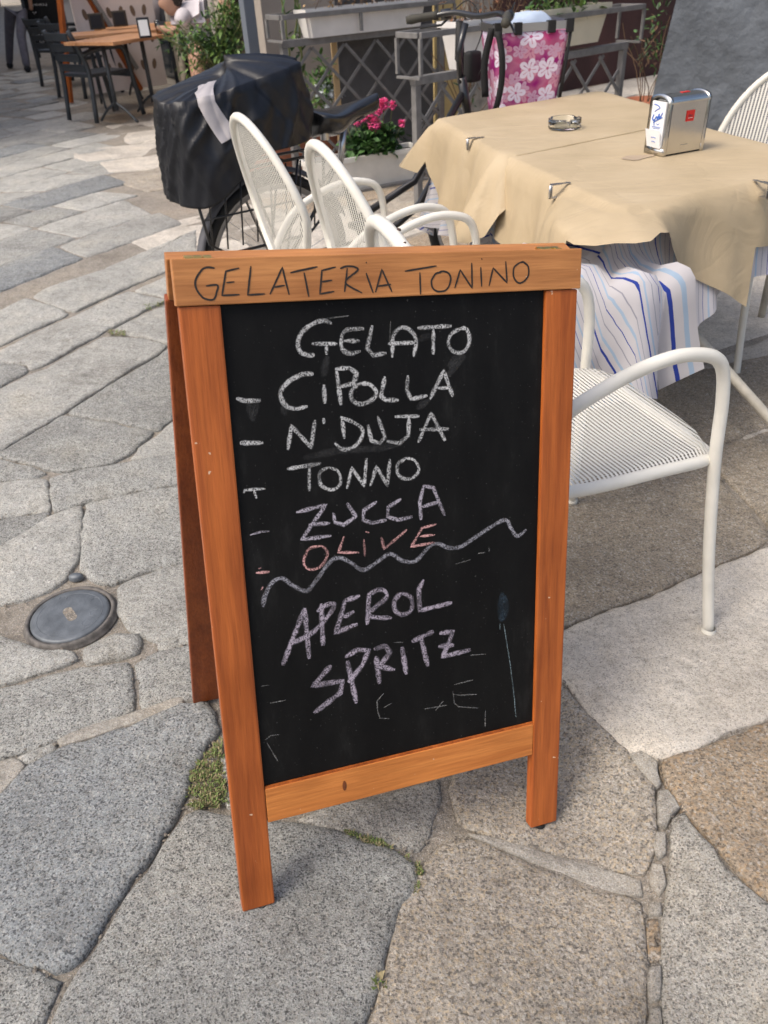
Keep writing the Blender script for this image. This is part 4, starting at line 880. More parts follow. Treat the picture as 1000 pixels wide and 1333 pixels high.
for (x0, x1) in ((-wd / 2 - .001, -wd / 2 + .010), (wd / 2 - .010, wd / 2 + .001)):
    bm = bmesh.new(); o1 = [(y * 1.045, z + (.003 if z > .1 else 0)) for y, z in pr]; i1 = [(y * .80, (z - .008) if z > .1 else z + .012) for y, z in pr]
    rs = [[bm.verts.new((x, y, z)) for y, z in L] for x, L in ((x0, i1), (x0, o1), (x1, o1), (x1, i1))]
    for A_, B_ in zip(rs, rs[1:]):
        for i in range(len(pr) - 1): bm.faces.new((A_[i], B_[i], B_[i + 1], A_[i + 1]))
    box(bm, ((x0 + x1) / 2, 0, .010), (x1 - x0, dp * 1.04, .020)); bmesh.ops.recalc_face_normals(bm, faces=bm.faces)
    obj('end_frame', bm, CHROME, disp, True)
boxo('lid_strip', (0, -dp / 2 - .0005, H_ - .019), (wd - .004, .004, .006), CHROME, disp, .0015)
boxo('base_plate', (0, 0, .003), (wd - .01, dp - .004, .006), BLACKRUB, disp, .001)
NAP = mat('white_paper_napkin', (.78, .79, .80), .85); BLUEP = mat('blue_print', (.03, .12, .48), .7); REDP = mat('red_badge', (.62, .02, .015), .4)
bm = bmesh.new(); box(bm, (-wd / 2 - .0015, -.001, .086), (.006, dp * .70, .126)); obj('napkin_stack', bm, NAP, disp)
bm = bmesh.new(); vs = [bm.verts.new(p) for p in ((-wd / 2 - .0052, -.030, .02), (-wd / 2 - .0052, .030, .022), (-wd / 2 - .016, .034, .072), (-wd / 2 - .014, -.028, .072))]; bm.faces.new(vs); bm.faces.new([bm.verts.new(v.co + Vector((.0008, 0, 0))) for v in reversed(vs)]); obj('loose_napkin', bm, NAP, disp)
bm = bmesh.new(); X_ = -wd / 2 - .0052
def nst(pts, r): tube(bm, [(X_, -y, z) for y, z in spline([(a, b, 0) for a, b in pts], 4) for z, y in [(0, 0)]] if False else [(X_ + .0002, -p.x, p.y) for p in spline([(a, b, 0) for a, b in pts], 4)], r, 5)
nst([(-.020, .140), (-.004, .138), (.006, .132), (-.006, .126), (-.014, .120)], .0014)
nst([(-.016, .112), (-.020, .100), (-.012, .096), (-.004, .108), (.002, .100), (.006, .116), (.010, .104), (.020, .120)], .0020)
nst([(-.014, .090), (.004, .100), (.022, .108)], .0018); nst([(-.012, .098), (-.010, .082)], .0016)
nst([(.0, .088), (.006, .086), (.012, .090)], .001); nst([(-.018, .078), (.0, .079), (.018, .080)], .001); nst([(-.012, .074), (.016, .076)], .0006)
obj('blue_lettering', bm, BLUEP, disp)
bm = bmesh.new()
for (a, b, z) in ((-.008, .012, .050), (-.006, .010, .038)): tube(bm, [(-wd / 2 - .0128 + (.052 - z) * .17, -a, z), (-wd / 2 - .0118 + (.052 - z) * .17, 0, z + .001), (-wd / 2 - .0126 + (.052 - z) * .17, -b, z)], .0009, 4)
obj('small_print', bm, BLUEP, disp)
bm = bmesh.new(); box(bm, (.006, -dp / 2 - .0016, .106), (.030, .0012, .030)); obj('red_badge', bm, REDP, disp); boxo('red_badge', (.012, 0.0, H_ + .0004), (.03, .012, .0012), REDP, disp)
bm = bmesh.new(); T_ = lambda x, z: (.006 + x, -dp / 2 - .0024, .106 + z)
tube(bm, [T_(-.008, .002), T_(-.008, -.002)], .0009, 4); tube(bm, [T_(-.005, .004), T_(-.005, -.002)], .0009, 4); tube(bm, [T_(-.002, .004), T_(-.002, -.002)], .0009, 4); tube(bm, [T_(.001, .002), T_(.004, -.002), T_(.007, .002)], .0009, 4)
obj('badge_marks', bm, mat('badge_ink', (.03, .02, .03), .5), disp)
bm = bmesh.new(); tube(bm, [T_(-.009, -.006), T_(.008, -.006)], .0006, 4); obj('badge_line', bm, NAP, disp)
bm = bmesh.new()
for k in range(9): box(bm, (-.012 + k * .003, -dp / 2 - .0006, .026), (.0018, .0006, .0016))
obj('stamped_mark', bm, STEEL, disp)

# ------------------------------------------------------------------ glass ashtray
GLASS = mat('pale_glass', (.95, .985, .985), .03, trans=1.0); GLASS.node_tree.nodes['Principled BSDF'].inputs['IOR'].default_value = 1.5
p = at(732, 168, TZ + .006); prof = [(0, .007), (.040, .007), (.0455, .012), (.0475, .033), (.050, .0355), (.054, .034), (.0545, .03), (.054, .004), (.050, .0), (0, .0)]
bm = bmesh.new(); lathe(bm, prof, 40)
for v in bm.verts:
    if v.co.z > .03:
        a = math.atan2(v.co.y, v.co.x)
        for c_ in (.5, 2.6, 4.7):
            if abs((a - c_ + math.pi) % (2 * math.pi) - math.pi) < .13: v.co.z -= .009
bmesh.ops.recalc_face_normals(bm, faces=bm.faces)
ash = obj('ashtray', bm, GLASS, None, True); ash.location = (p.x, p.y - .03, TZ + .0138); ash.scale = (1.08, 1.08, 1.0); tag(ash, 'round clear glass ashtray on the rear table', 'ashtray')

# ------------------------------------------------------------------ bicycle with covered rear load and flowered front basket
BLK = mat('black_paint', (.012, .012, .013), .28, coat=.4); TYRE = mat('tyre_rubber', (.016, .016, .016), .75, bump=.0006, bscale=200)
ALU = mat('aluminium', (.55, .56, .58), .3, 1.0); SADM = mat('saddle_leather', (.012, .012, .013), .26, coat=.3, bump=.0004, bscale=300)
GUARD = mat('grey_mudguard', (.10, .10, .11), .5)
ba = R(34); BX, BY = -.375, 3.26; bz = gz(BX, BY) - .005
bike = empty('bicycle', 'black city bicycle parked between the white chairs and the planters', 'bicycle', (BX, BY, bz), ba)
RW = .335; WB = 1.13
def wheel(x, name):
    c = Vector((x, 0, RW)); M = Matrix.Translation(c) @ Matrix.Rotation(R(90), 4, 'X')
    w_ = bpy.data.objects.new(name, None); COL.objects.link(w_); w_.parent = bike; w_.location = (0, 0, 0)
    bm = bmesh.new(); tube(bm, [M @ Vector(((RW - .019) * math.cos(t), (RW - .019) * math.sin(t), 0)) for t in [k * math.pi / 32 for k in range(64)]], .0205, 10, closed=True); obj('tyre', bm, TYRE, w_, True)
    bm = bmesh.new(); lathe(bm, [(RW - .036, -.012), (RW - .040, -.012), (RW - .058, -.006), (RW - .058, .006), (RW - .040, .012), (RW - .036, .012)], 64, M); obj('rim', bm, ALU, w_, True)
    bm = bmesh.new(); tube(bm, [M @ Vector((0, 0, -.05)), M @ Vector((0, 0, .05))], .018, 12)
    for s in (-.028, .028): lathe(bm, [(0, s - .002), (.03, s - .002), (.03, s + .002), (0, s + .002)], 16, M)
    obj('hub', bm, ALU, w_, True)
    bm = bmesh.new()
    for k in range(32):
        a = k * 2 * math.pi / 32; s = .028 if k % 2 else -.028; b = a + (.45 if (k // 2) % 2 else -.45)
        tube(bm, [M @ Vector((.028 * math.cos(b), .028 * math.sin(b), s)), M @ Vector(((RW - .056) * math.cos(a), (RW - .056) * math.sin(a), 0))], .0011, 4, cap=False)
    obj('spokes', bm, STEEL, w_)
wheel(0, 'rear_wheel'); wheel(WB, 'front_wheel')
def guard(x, a0, a1, name):
    bm = bmesh.new(); r = RW + .022; pr = None
    for k in range(25):
        a = a0 + (a1 - a0) * k / 24; ring = []
        for (w_, dr) in ((-.027, -.012), (-.018, 0), (0, .005), (.018, 0), (.027, -.012)):
            ring.append(bm.verts.new((x + (r + dr) * math.cos(a), w_, RW + (r + dr) * math.sin(a))))
        if pr:
            for i in range(4): bm.faces.new((pr[i], pr[i + 1], ring[i + 1], ring[i]))
        pr = ring
    o = obj(name, bm, GUARD, bike, True); s = o.modifiers.new('s', 'SOLIDIFY'); s.thickness = .002
guard(0, R(20), R(168), 'rear_mudguard'); guard(WB, R(10), R(150), 'front_mudguard')
bm = bmesh.new()
bb = (.44, 0, .27); st = (.33, 0, .66)
tube(bm, [bb, st], .015, 10)                                      # seat tube
tube(bm, [(.40, 0, .42), (.72, 0, .52), (WB - .13, 0, .84)], .016, 10)
tube(bm, [bb, (.75, 0, .42), (WB - .11, 0, .74)], .017, 10)
tube(bm, [(WB - .14, 0, .90), (WB - .09, 0, .70)], .02, 12)
for s in (-1, 1):
    tube(bm, [bb, (.2, s * .045, .30), (0, s * .06, RW)], .009, 8); tube(bm, [st, (.16, s * .05, .5), (0, s * .06, RW)], .008, 8)
    tube(bm, [(WB - .085, s * .03, .70), (WB - .06, s * .055, .6), (WB, s * .055, RW)], .010, 8)
obj('frame', bm, BLK, bike, True)
bm = bmesh.new(); M = Matrix.Translation((.44, -.05, .27)) @ Matrix.Rotation(R(90), 4, 'X')
lathe(bm, [(.085, -.002), (.095, 0), (.085, .002)], 32, M, True); tube(bm, [(.44, -.07, .27), (.36, -.075, .42)], .011, 8); tube(bm, [(.44, .07, .27), (.52, .075, .12)], .011, 8); box(bm, Vector((.35, -.12, .43)), (.09, .08, .022)); box(bm, Vector((.53, .12, .11)), (.09, .08, .022))
obj('crankset', bm, BLK, bike, True)
bm = bmesh.new()                                                  # chain guard
box(bm, Vector((.22, -.055, .31)), (.5, .02, .09), None, .008); obj('chain_guard', bm, BLK, bike)
tubeo('seat_post', [(.335, 0, .64), (.37, 0, .79)], .0135, ALU, bike, 12)
# saddle
bm = bmesh.new(); pr = None; xs_ = [.205, .215, .245, .29, .34, .39, .44, .49, .53, .545]; ws = [.06, .098, .112, .108, .088, .06, .042, .034, .028, .014]
for x, w_ in zip(xs_, ws):
    t = (x - .205) / .34; zt = .838 - .012 * math.sin(t * 3.1) + .035 * t + (.012 if t < .2 else 0); ring = []
    for k in range(16):
        a = k * math.pi / 8; yy = w_ * math.cos(a); zz = math.sin(a)
        ring.append(bm.verts.new((x, yy, zt + (zz * .022 if zz > 0 else zz * (.078 if t < .5 else .045)))))
    if pr:
        for i in range(16): bm.faces.new((pr[i], pr[(i + 1) % 16], ring[(i + 1) % 16], ring[i]))
    else: bm.faces.new(ring)
    pr = ring
bm.faces.new(list(reversed(pr))); bmesh.ops.recalc_face_normals(bm, faces=bm.faces)
sad = obj('saddle', bm, SADM, bike, True); s = sad.modifiers.new('s', 'SUBSURF'); s.levels = 1; s.render_levels = 2
bm = bmesh.new()
for s in (-.022, .022): tube(bm, [(.25, s, .80), (.32, s, .785), (.46, s, .815)], .0035, 6)
for s in (-.05, .05): lathe(bm, [(.018, 0), (.018, .055)], 12, Matrix.Translation((.245, s, .765)))
obj('saddle_springs', bm, STEEL, bike, True)
# rear rack and wire pannier grid
bm = bmesh.new()
for s in (-1, 1):
    tube(bm, [(-.36, s * .06, .72), (.25, s * .06, .72)], .006, 6); tube(bm, [(0, s * .065, RW), (-.12, s * .075, .72)], .005, 6); tube(bm, [(0, s * .065, RW), (.1, s * .075, .72)], .005, 6)
for k in range(5): tube(bm, [(-.34 + k * .13, -.06, .72), (-.34 + k * .13, .06, .72)], .004, 6)
obj('rear_rack', bm, BLK, bike, True)
bm = bmesh.new()
x0, x1, z0, z1, y0 = -.36, .20, .44, .72, -.10
tube(bm, [(x0, y0, z1), (x0 + .03, y0, z0 + .05), (x0 + .10, y0, z0), (x1 - .1, y0, z0), (x1 - .02, y0, z0 + .06), (x1, y0, z1)], .006, 6)
tube(bm, [(x0 + .02, y0, z0 + .14), (x1 - .02, y0, z0 + .14)], .004, 6)
for k in range(1, 9): tube(bm, [(x0 + .065 * k, y0, z1), (x0 + .065 * k - .03, y0, z0 + .02)], .0034, 6)
obj('wire_pannier', bm, BLK, bike, True)
# handlebar, stem, grips, levers
gx = .985; hz = 1.115
tubeo('stem', [(WB - .145, 0, .88), (WB - .155, 0, 1.0), (WB - .12, 0, hz - .02)], .0145, BLK, bike, 12)
hb = spline([(gx - .03, .30, hz - .008), (gx + .03, .24, hz), (WB - .06, .14, hz + .012), (WB - .05, 0, hz), (WB - .06, -.14, hz + .012), (gx + .03, -.24, hz), (gx - .03, -.30, hz - .008)], 6)
tubeo('handlebar', hb, .0115, BLK, bike, 10)
GRIP = mat('grip_rubber', (.045, .042, .032), .75, bump=.001, bscale=240)
for s in (-1, 1):
    bm = bmesh.new(); P = [(gx - .045, s * .315, hz - .01), (gx - .03, s * .30, hz - .008), (gx, s * .272, hz - .003), (gx + .04, s * .232, hz + .002), (gx + .055, s * .218, hz + .004)]
    tube(bm, P, [.015, .019, .017, .0165, .019], 14); obj('grip', bm, GRIP, bike, True)
    bm = bmesh.new(); tube(bm, [(gx + .065, s * .21, hz + .004), (gx + .10, s * .185, hz + .006)], .021, 12); tube(bm, [(gx + .09, s * .19, hz - .01), (gx + .08, s * .225, hz - .035), (gx + .02, s * .30, hz - .045)], .005, 8); obj('brake_lever', bm, BLK, bike, True)
bm = bmesh.new()
tube(bm, spline([(gx + .09, .19, hz), (WB + .02, .14, hz + .05), (WB + .03, .06, hz - .05), (WB - .08, .03, hz - .2), (WB - .1, .02, .8)], 6), .0028, 6)
tube(bm, spline([(gx + .09, -.19, hz), (WB + .04, -.12, hz + .04), (WB + .02, -.02, hz - .1), (WB - .06, -.02, .9)], 6), .0028, 6)
obj('cables', bm, BLACKRUB, bike, True)
bm = bmesh.new(); box(bm, Vector((WB - .02, .06, 1.0)), (.05, .10, .20), Matrix.Rotation(R(12), 4, 'Y'), .015); box(bm, Vector((WB - .06, .02, .93)), (.07, .05, .12), None, .015)
tube(bm, [(WB - .05, .12, hz - .02), (WB - .04, .13, hz - .16), (WB - .02, .10, hz - .24)], [.016, .022, .006], 8)
obj('basket_bracket', bm, BLACKRUB, bike, True)

# rain cover over the load
def cover_pt(a, v, lift=0.0):
    ca, sa = math.cos(a), math.sin(a)
    n_ = 2.5; r = (abs(ca) ** n_ + abs(sa) ** n_) ** (-1 / n_)
    rear = max(0.0, -ca); near = max(0.0, -sa)
    hm = min(1.0, max(0.0, (ca + .8) / .9)); hem = .655 + .15 * hm * hm * (3 - 2 * hm) - .015 * near
    zt = 1.050 + .035 * ca
    if v < .42:
        q = v / .42; rad = q * .97; z = zt - .035 * q ** 2.2 - .02 * q * rear
    else:
        q = (v - .42) / .58; rad = .97 + .06 * math.sin(min(1, q * 1.6) * math.pi / 2) + .03 * q; z = zt - .055 - .02 * rear - (zt - .055 - hem) * q
    wx, wy = .265, .195
    x = -.115 + wx * r * ca * rad; y = wy * r * sa * rad
    p = Vector((x, y, z))
    fold = .020 * noise.noise(Vector((a * 2.6 + z * 3.0, z * 1.6, 2.0))) * 1.6 + .006 * noise.noise(Vector((a * 7 - z * 9, z * 2, 7)))
    rdg = (1 - min(1, abs(noise.noise(Vector((a * 2.4 - z * 5.2, z * .9 + a * .3, 4.0)))) * 4.0)) ** 2; fold += .017 * rdg - .004
    rd2 = (1 - min(1, abs(noise.noise(Vector((a * 3.1 + z * 6.0, z * 3.5, 11.0)))) * 5)) ** 2; fold += .003 * rd2
    crease = .010 * (1 - abs(math.sin(a * 4.0 + z * 9 + 2 * noise.noise(Vector((a, z * 3, 1))))) ) ** 2
    k = min(1, v / .3)
    n = Vector((ca, sa, .25)).normalized()
    return p + n * ((fold - crease) * k + lift)
COVM = mat('black_navy_nylon', (.006, .0068, .010), .42, var=.35, vscale=5, bump=.002, bscale=26, spec=.42)
bm = bmesh.new(); NA, NV = 200, 60; G_ = []
for j in range(NV + 1): G_.append([bm.verts.new(cover_pt(2 * math.pi * i / NA, (j + .15) / (NV + .15))) for i in range(NA)])
for j in range(NV):
    for i in range(NA): bm.faces.new((G_[j][i], G_[j][(i + 1) % NA], G_[j + 1][(i + 1) % NA], G_[j + 1][i]))
bm.faces.new(list(reversed(G_[0]))); bmesh.ops.recalc_face_normals(bm, faces=bm.faces)
cov = empty('rain_cover', 'black nylon rain cover with a grey reflective band over the bicycle rear load', 'rain cover', (BX, BY, bz), ba)
o = obj('cover_cloth', bm, COVM, cov, True); s = o.modifiers.new('s', 'SOLIDIFY'); s.thickness = .002
REFL = mat('reflective_band', (.38, .355, .36), .5, var=.08, vscale=12)
bm = bmesh.new(); pr = None
for k in range(97):
    t = k / 96; v = .20 + .48 * t; a = R(-137) + R(24) * t; hwid = (.046 if v > .42 else .046 * .42 / max(.12, v))
    if v < .42: hwid = min(hwid, .16)
    ring = [bm.verts.new(cover_pt(a + hwid * f * 2.3, v - .0 * f, .022)) for f in [-1 + j_ / 12 for j_ in range(25)]]
    if pr:
        for i in range(24): bm.faces.new((pr[i], pr[i + 1], ring[i + 1], ring[i]))
    pr = ring
o = obj('reflective_band', bm, REFL, cov, True); s = o.modifiers.new('s', 'SOLIDIFY'); s.thickness = .0012; s.offset = 1

# flowered basket
def floral():
    m = bpy.data.materials.new('pink_floral_cloth'); m.use_nodes = True; n = m.node_tree; b = n.nodes['Principled BSDF']
    tc = n.nodes.new('ShaderNodeTexCoord')
    def petals(scale, npet, c_in, seedv):
        mp = n.nodes.new('ShaderNodeMapping'); mp.inputs['Scale'].default_value = (scale, scale, 1); mp.inputs['Location'].default_value = seedv; n.links.new(tc.outputs['UV'], mp.inputs['Vector'])
        v = n.nodes.new('ShaderNodeTexVoronoi'); v.voronoi_dimensions = '2D'; v.inputs['Scale'].default_value = 1; v.inputs['Randomness'].default_value = .7; n.links.new(mp.outputs[0], v.inputs['Vector'])
        sb = n.nodes.new('ShaderNodeVectorMath'); sb.operation = 'SUBTRACT'; n.links.new(mp.outputs[0], sb.inputs[0]); n.links.new(v.outputs['Position'], sb.inputs[1])
        se = n.nodes.new('ShaderNodeSeparateXYZ'); n.links.new(sb.outputs[0], se.inputs[0])
        def M(op, a, bb=None):
            q = n.nodes.new('ShaderNodeMath'); q.operation = op
            for i, x in enumerate((a, bb)):
                if x is None: continue
                if isinstance(x, (int, float)): q.inputs[i].default_value = x
                else: n.links.new(x, q.inputs[i])
            return q.outputs[0]
        ang = M('ARCTAN2', se.outputs[1], se.outputs[0]); c = M('ABSOLUTE', M('COSINE', M('MULTIPLY', ang, npet / 2)))
        rad = M('ADD', M('MULTIPLY', M('POWER', c, .55), .27), .10)
        fl = M('LESS_THAN', v.outputs['Distance'], rad); vein = M('GREATER_THAN', M('ABSOLUTE', M('SINE', M('MULTIPLY', ang, npet / 2))), .16)
        vein2 = M('MAXIMUM', vein, M('GREATER_THAN', v.outputs['Distance'], .24)); ce = M('GREATER_THAN', v.outputs['Distance'], .05)
        return M('MULTIPLY', M('MULTIPLY', fl, vein2), ce)
    base = (.30, .015, .17)
    nz = n.nodes.new('ShaderNodeTexNoise'); nz.inputs['Scale'].default_value = 9; n.links.new(tc.outputs['UV'], nz.inputs['Vector'])
    c0 = ramp(n, [(.4, base), (.55, (.50, .16, .28)), (.65, (.46, .05, .18))], nz.outputs[0]).outputs[0]
    c1 = mixc(n, petals(9.5, 5, .1, (.3, .7, 0)), c0, (.62, .30, .40)); c2 = mixc(n, petals(12.0, 5, .1, (5.1, 2.4, 0)), c1, (.58, .36, .50))
    c3 = mixc(n, petals(8.0, 5, .1, (9.3, 7.7, 0)), c2, (.78, .70, .82))
    n.links.new(c3, b.inputs['Base Color']); b.inputs['Roughness'].default_value = .7; b.inputs['Specular IOR Level'].default_value = .2
    return m
FLOR = floral()
bk = Vector((1.27, -.085, 0)); bkw = Matrix.Translation((BX, BY, bz)) @ Matrix.Rotation(ba, 4, 'Z') @ bk
bas = empty('bicycle_basket', 'pink and white flowered cloth basket with an aluminium rim on the handlebar', 'basket', (bkw.x, bkw.y, bz), R(8))
Z0, Z1 = .735, 1.075; hw, hd, hw0, hd0 = .165, .125, .13, .095
def rrect(hx, hy, r, z, n_=6):
    P = []
    for (sx, sy, a0) in ((1, 1, 0), (-1, 1, 90), (-1, -1, 180), (1, -1, 270)):
        for k in range(n_ + 1):
            a = R(a0 + 90 * k / n_); P.append(Vector((sx * (hx - r) + r * math.cos(a), sy * (hy - r) + r * math.sin(a), z)))
    return P
bm = bmesh.new(); L = []; uv = bm.loops.layers.uv.verify()
for k in range(9):
    t = k / 8; z = Z0 + (Z1 - .02 - Z0) * t; L.append([bm.verts.new(p + Vector((0, 0, 0)) + (p.normalized() * .004 * noise.noise(p * 14))) for p in rrect(hw0 + (hw - hw0) * t, hd0 + (hd - hd0) * t, .035, z)])
NN = len(L[0]); arc = [0]
for i in range(NN): arc.append(arc[-1] + (L[4][(i + 1) % NN].co - L[4][i].co).length)
for k in range(8):
    for i in range(NN):
        f = bm.faces.new((L[k][i], L[k][(i + 1) % NN], L[k + 1][(i + 1) % NN], L[k + 1][i]))
        for l, (u_, v_) in zip(f.loops, ((arc[i], k), (arc[i + 1], k), (arc[i + 1], k + 1), (arc[i], k + 1))): l[uv].uv = (u_, Z0 + (Z1 - Z0) * v_ / 8)
bm.faces.new(list(reversed(L[0])))
o = obj('cloth_bag', bm, FLOR, bas, True); s = o.modifiers.new('s', 'SOLIDIFY'); s.thickness = .002
bm = bmesh.new(); ri = rrect(hw + .004, hd + .004, .04, Z1 - .018); ro = rrect(hw + .004, hd + .004, .04, Z1 + .012); rj = rrect(hw - .006, hd - .006, .034, Z1 + .012); rk = rrect(hw - .006, hd - .006, .034, Z1 - .018)
rs = [[bm.verts.new(p) for p in q] for q in (ri, ro, rj, rk)]
for A_, B_ in zip(rs, rs[1:] + rs[:1]):
    for i in range(NN): bm.faces.new((A_[i], A_[(i + 1) % NN], B_[(i + 1) % NN], B_[i]))
bmesh.ops.recalc_face_normals(bm, faces=bm.faces); obj('rim', bm, ALU, bas, False)
STRAP = mat('black_webbing', (.01, .01, .011), .8)
for (x, y, ln) in ((-.07, -hd - .004, .045), (.075, -hd - .004, .045), (-.155, -hd + .0, .05), (.155, -hd + .0, .05)):
    boxo('strap', (x, y - .001, Z1 - .006), (.032, .014, ln), STRAP, bas, .003)
    boxo('strap', (x, y + .012, Z1 + .0135), (.032, .035, .004), STRAP, bas, .001)
tubeo('edge_piping', [(hw - .002, -hd + .004, Z1 - .02), (hw0 + .01, -hd0 + .004, Z0 + .01)], .007, STRAP, bas, 8)
bm = bmesh.new()
for (pts, w_) in (([(-.16, -hd - .012, Z1 - .01), (-.145, -hd - .03, .98), (-.14, -hd - .02, .88), (-.155, -hd + .0, .78), (-.17, -.06, .75)], .013), ([(-.175, -hd + .02, Z1), (-.20, -.09, .95), (-.19, -.08, .82)], .015)):
    P = spline(pts, 5); pr = None
    for p in P:
        ring = [bm.verts.new(p + Vector((-w_, .002, 0))), bm.verts.new(p + Vector((w_, -.002, 0)))]
        if pr: bm.faces.new((pr[0], pr[1], ring[1], ring[0]))
        pr = ring
o = obj('hanging_strap', bm, STRAP, bas, True); s = o.modifiers.new('s', 'SOLIDIFY'); s.thickness = .003
bm = bmesh.new(); bmesh.ops.create_icosphere(bm, subdivisions=3, radius=1, matrix=Matrix.Translation((.01, .0, Z1 - .005)) @ Matrix.Diagonal((.11, .08, .05, 1)))
for v in bm.verts: v.co += v.co.normalized() * .018 * noise.noise(v.co * 22)
tag(obj('cloth', bm, mat('pale_blue_cloth', (.42, .50, .62), .9), None, True), 'crumpled pale blue cloth lying in the flowered basket', 'cloth')
bpy.data.objects['cloth'].matrix_world = Matrix.Translation((bkw.x, bkw.y, bz)) @ Matrix.Rotation(R(8), 4, 'Z')

# ------------------------------------------------------------------ planters, walls, greenery behind the bicycle
IRONG = mat('grey_painted_iron', (.17, .165, .16), .5, var=.2, vscale=20); IRONY = mat('ochre_stained_iron', (.22, .18, .11), .6, var=.2, vscale=20)
WPL = mat('white_planter_plastic', (.70, .68, .65), .5, var=.08, vscale=8); GPL = mat('pale_grey_planter', (.68, .66, .61), .6, var=.12, vscale=8)
TERRA = mat('terracotta', (.42, .16, .09), .8, var=.15, vscale=9); SOIL = mat('soil', (.03, .022, .016), .95, bump=.006, bscale=60)
G1 = mat('leaf_green', (.055, .13, .028), .55, var=.35, vscale=60); G2 = mat('leaf_light', (.13, .22, .045), .5, var=.3, vscale=60); G3 = mat('leaf_dark', (.022, .055, .016), .5, var=.3, vscale=60)
DRY = mat('dry_twig', (.14, .085, .05), .85); PINK = mat('geranium_pink', (.80, .11, .30), .6, var=.2, vscale=80); STEM = mat('green_stem', (.13, .15, .05), .7)
def leaf(bm, p, d, up, L, W, mi=0, curl=.25):
    d = d.normalized(); s = d.cross(up); s = s.normalized() if s.length > 1e-4 else Vector((1, 0, 0)); n = s.cross(d)
    pts = [(0, 0), (.3, .5), (.65, .42), (1, 0), (.65, -.42), (.3, -.5)]
    vs = [bm.verts.new(p + d * (L * t) + s * (W * w_) - n * (curl * L * t * t)) for t, w_ in pts]
    f = bm.faces.new((vs[0], vs[1], vs[2], vs[3])); g = bm.faces.new((vs[0], vs[3], vs[4], vs[5])); f.material_index = g.material_index = mi
def rnd(): 
    v = Vector((random.gauss(0, 1), random.gauss(0, 1), random.gauss(0, 1))); return v.normalized()
def foliage(c, rad, n, L, W, mats, parent, name='foliage', clumps=14, spread=.4):
    bm = bmesh.new(); cs = []
    for _ in range(clumps):
        q = rnd() * (random.random() ** .5); cs.append((Vector((c[0] + q.x * rad[0] * .8, c[1] + q.y * rad[1] * .8, c[2] + q.z * rad[2] * .8)), random.randrange(len(mats))))
    for i in range(n):
        cc_, mi = random.choice(cs); q = rnd() * (random.random() ** .6) * spread
        p = cc_ + Vector((q.x * rad[0], q.y * rad[1], q.z * rad[2])); d = (q.normalized() + rnd() * .7 + Vector((0, 0, .25)))
        leaf(bm, p, d, Vector((0, 0, 1)) + rnd() * .5, L * random.uniform(.6, 1.3), W * random.uniform(.7, 1.2), mi if random.random() < .7 else random.randrange(len(mats)))
    return obj(name, bm, mats, parent)
def stand(name, label, p0, p1, zt, zl, depth, mt, legs, lattice, cell=.16, topz=None):
    d = (p1 - p0); L = d.length; a = math.atan2(d.y, d.x); z0 = gz(p0.x, p0.y)
    t = empty(name, label, 'planter stand', (p0.x, p0.y, z0), a); zt -= z0; zl -= z0
    for y in (0, depth): boxo('rail', (L / 2, y, zt), (L, .022, .030), mt, t, .003)
    for x in (0, L): boxo('rail', (x, depth / 2, zt), (.024, depth - .023, .028), mt, t, .003)
    boxo('shelf_bar', (L / 2, depth * .5, zl - .02), (L - .05, .05, .045), mt, t, .004)
    for x in (0, L): boxo('rail', (x, depth / 2, zl), (.024, depth, .014), mt, t, .002)
    for x in [0, L] + legs:
        for y in (0, depth): boxo('upright', (x, y, (zt + zl) / 2), (.020, .019, zt - zl - .031), mt, t, .002)
    for x in (.05, L - .05): boxo('post', (x, depth * .5, (zl - .042) / 2), (.042, .042, zl - .044), mt, t, .003)
    k = 0
    if lattice:
        h = zl - .06; n_ = int((L + h) / cell)
        for i in range(n_ + 1):
            for s in (1, -1):
                x0 = -h + i * cell if s > 0 else i * cell; z0_ = .02; x1 = x0 + h if s > 0 else x0 - h; z1 = h
                xa, za, xb, zb = x0, z0_, x1, z1
                def cut(xa, za, xb, zb, X):
                    f = (X - xa) / (xb - xa); return X, za + (zb - za) * f
                lo, hi = .07, L - .07
                if max(xa, xb) <= lo or min(xa, xb) >= hi: continue
                if xa < lo: xa, za = cut(xa, za, xb, zb, lo)
                if xb < lo: xb, zb = cut(xa, za, xb, zb, lo)
                if xa > hi: xa, za = cut(xa, za, xb, zb, hi)
                if xb > hi: xb, zb = cut(xa, za, xb, zb, hi)
                v = Vector((xb - xa, 0, zb - za)); 
                if v.length < .05: continue
                M = Matrix.Translation(((xa + xb) / 2, depth * .5 + .008 * s, (za + zb) / 2)) @ Matrix.Rotation(-math.atan2(v.z, v.x), 4, 'Y')
                bm = bmesh.new(); box(bm, Vector((0, 0, 0)), (v.length, .010, .020), M); obj('lattice_slat', bm, mt, t)
    return t
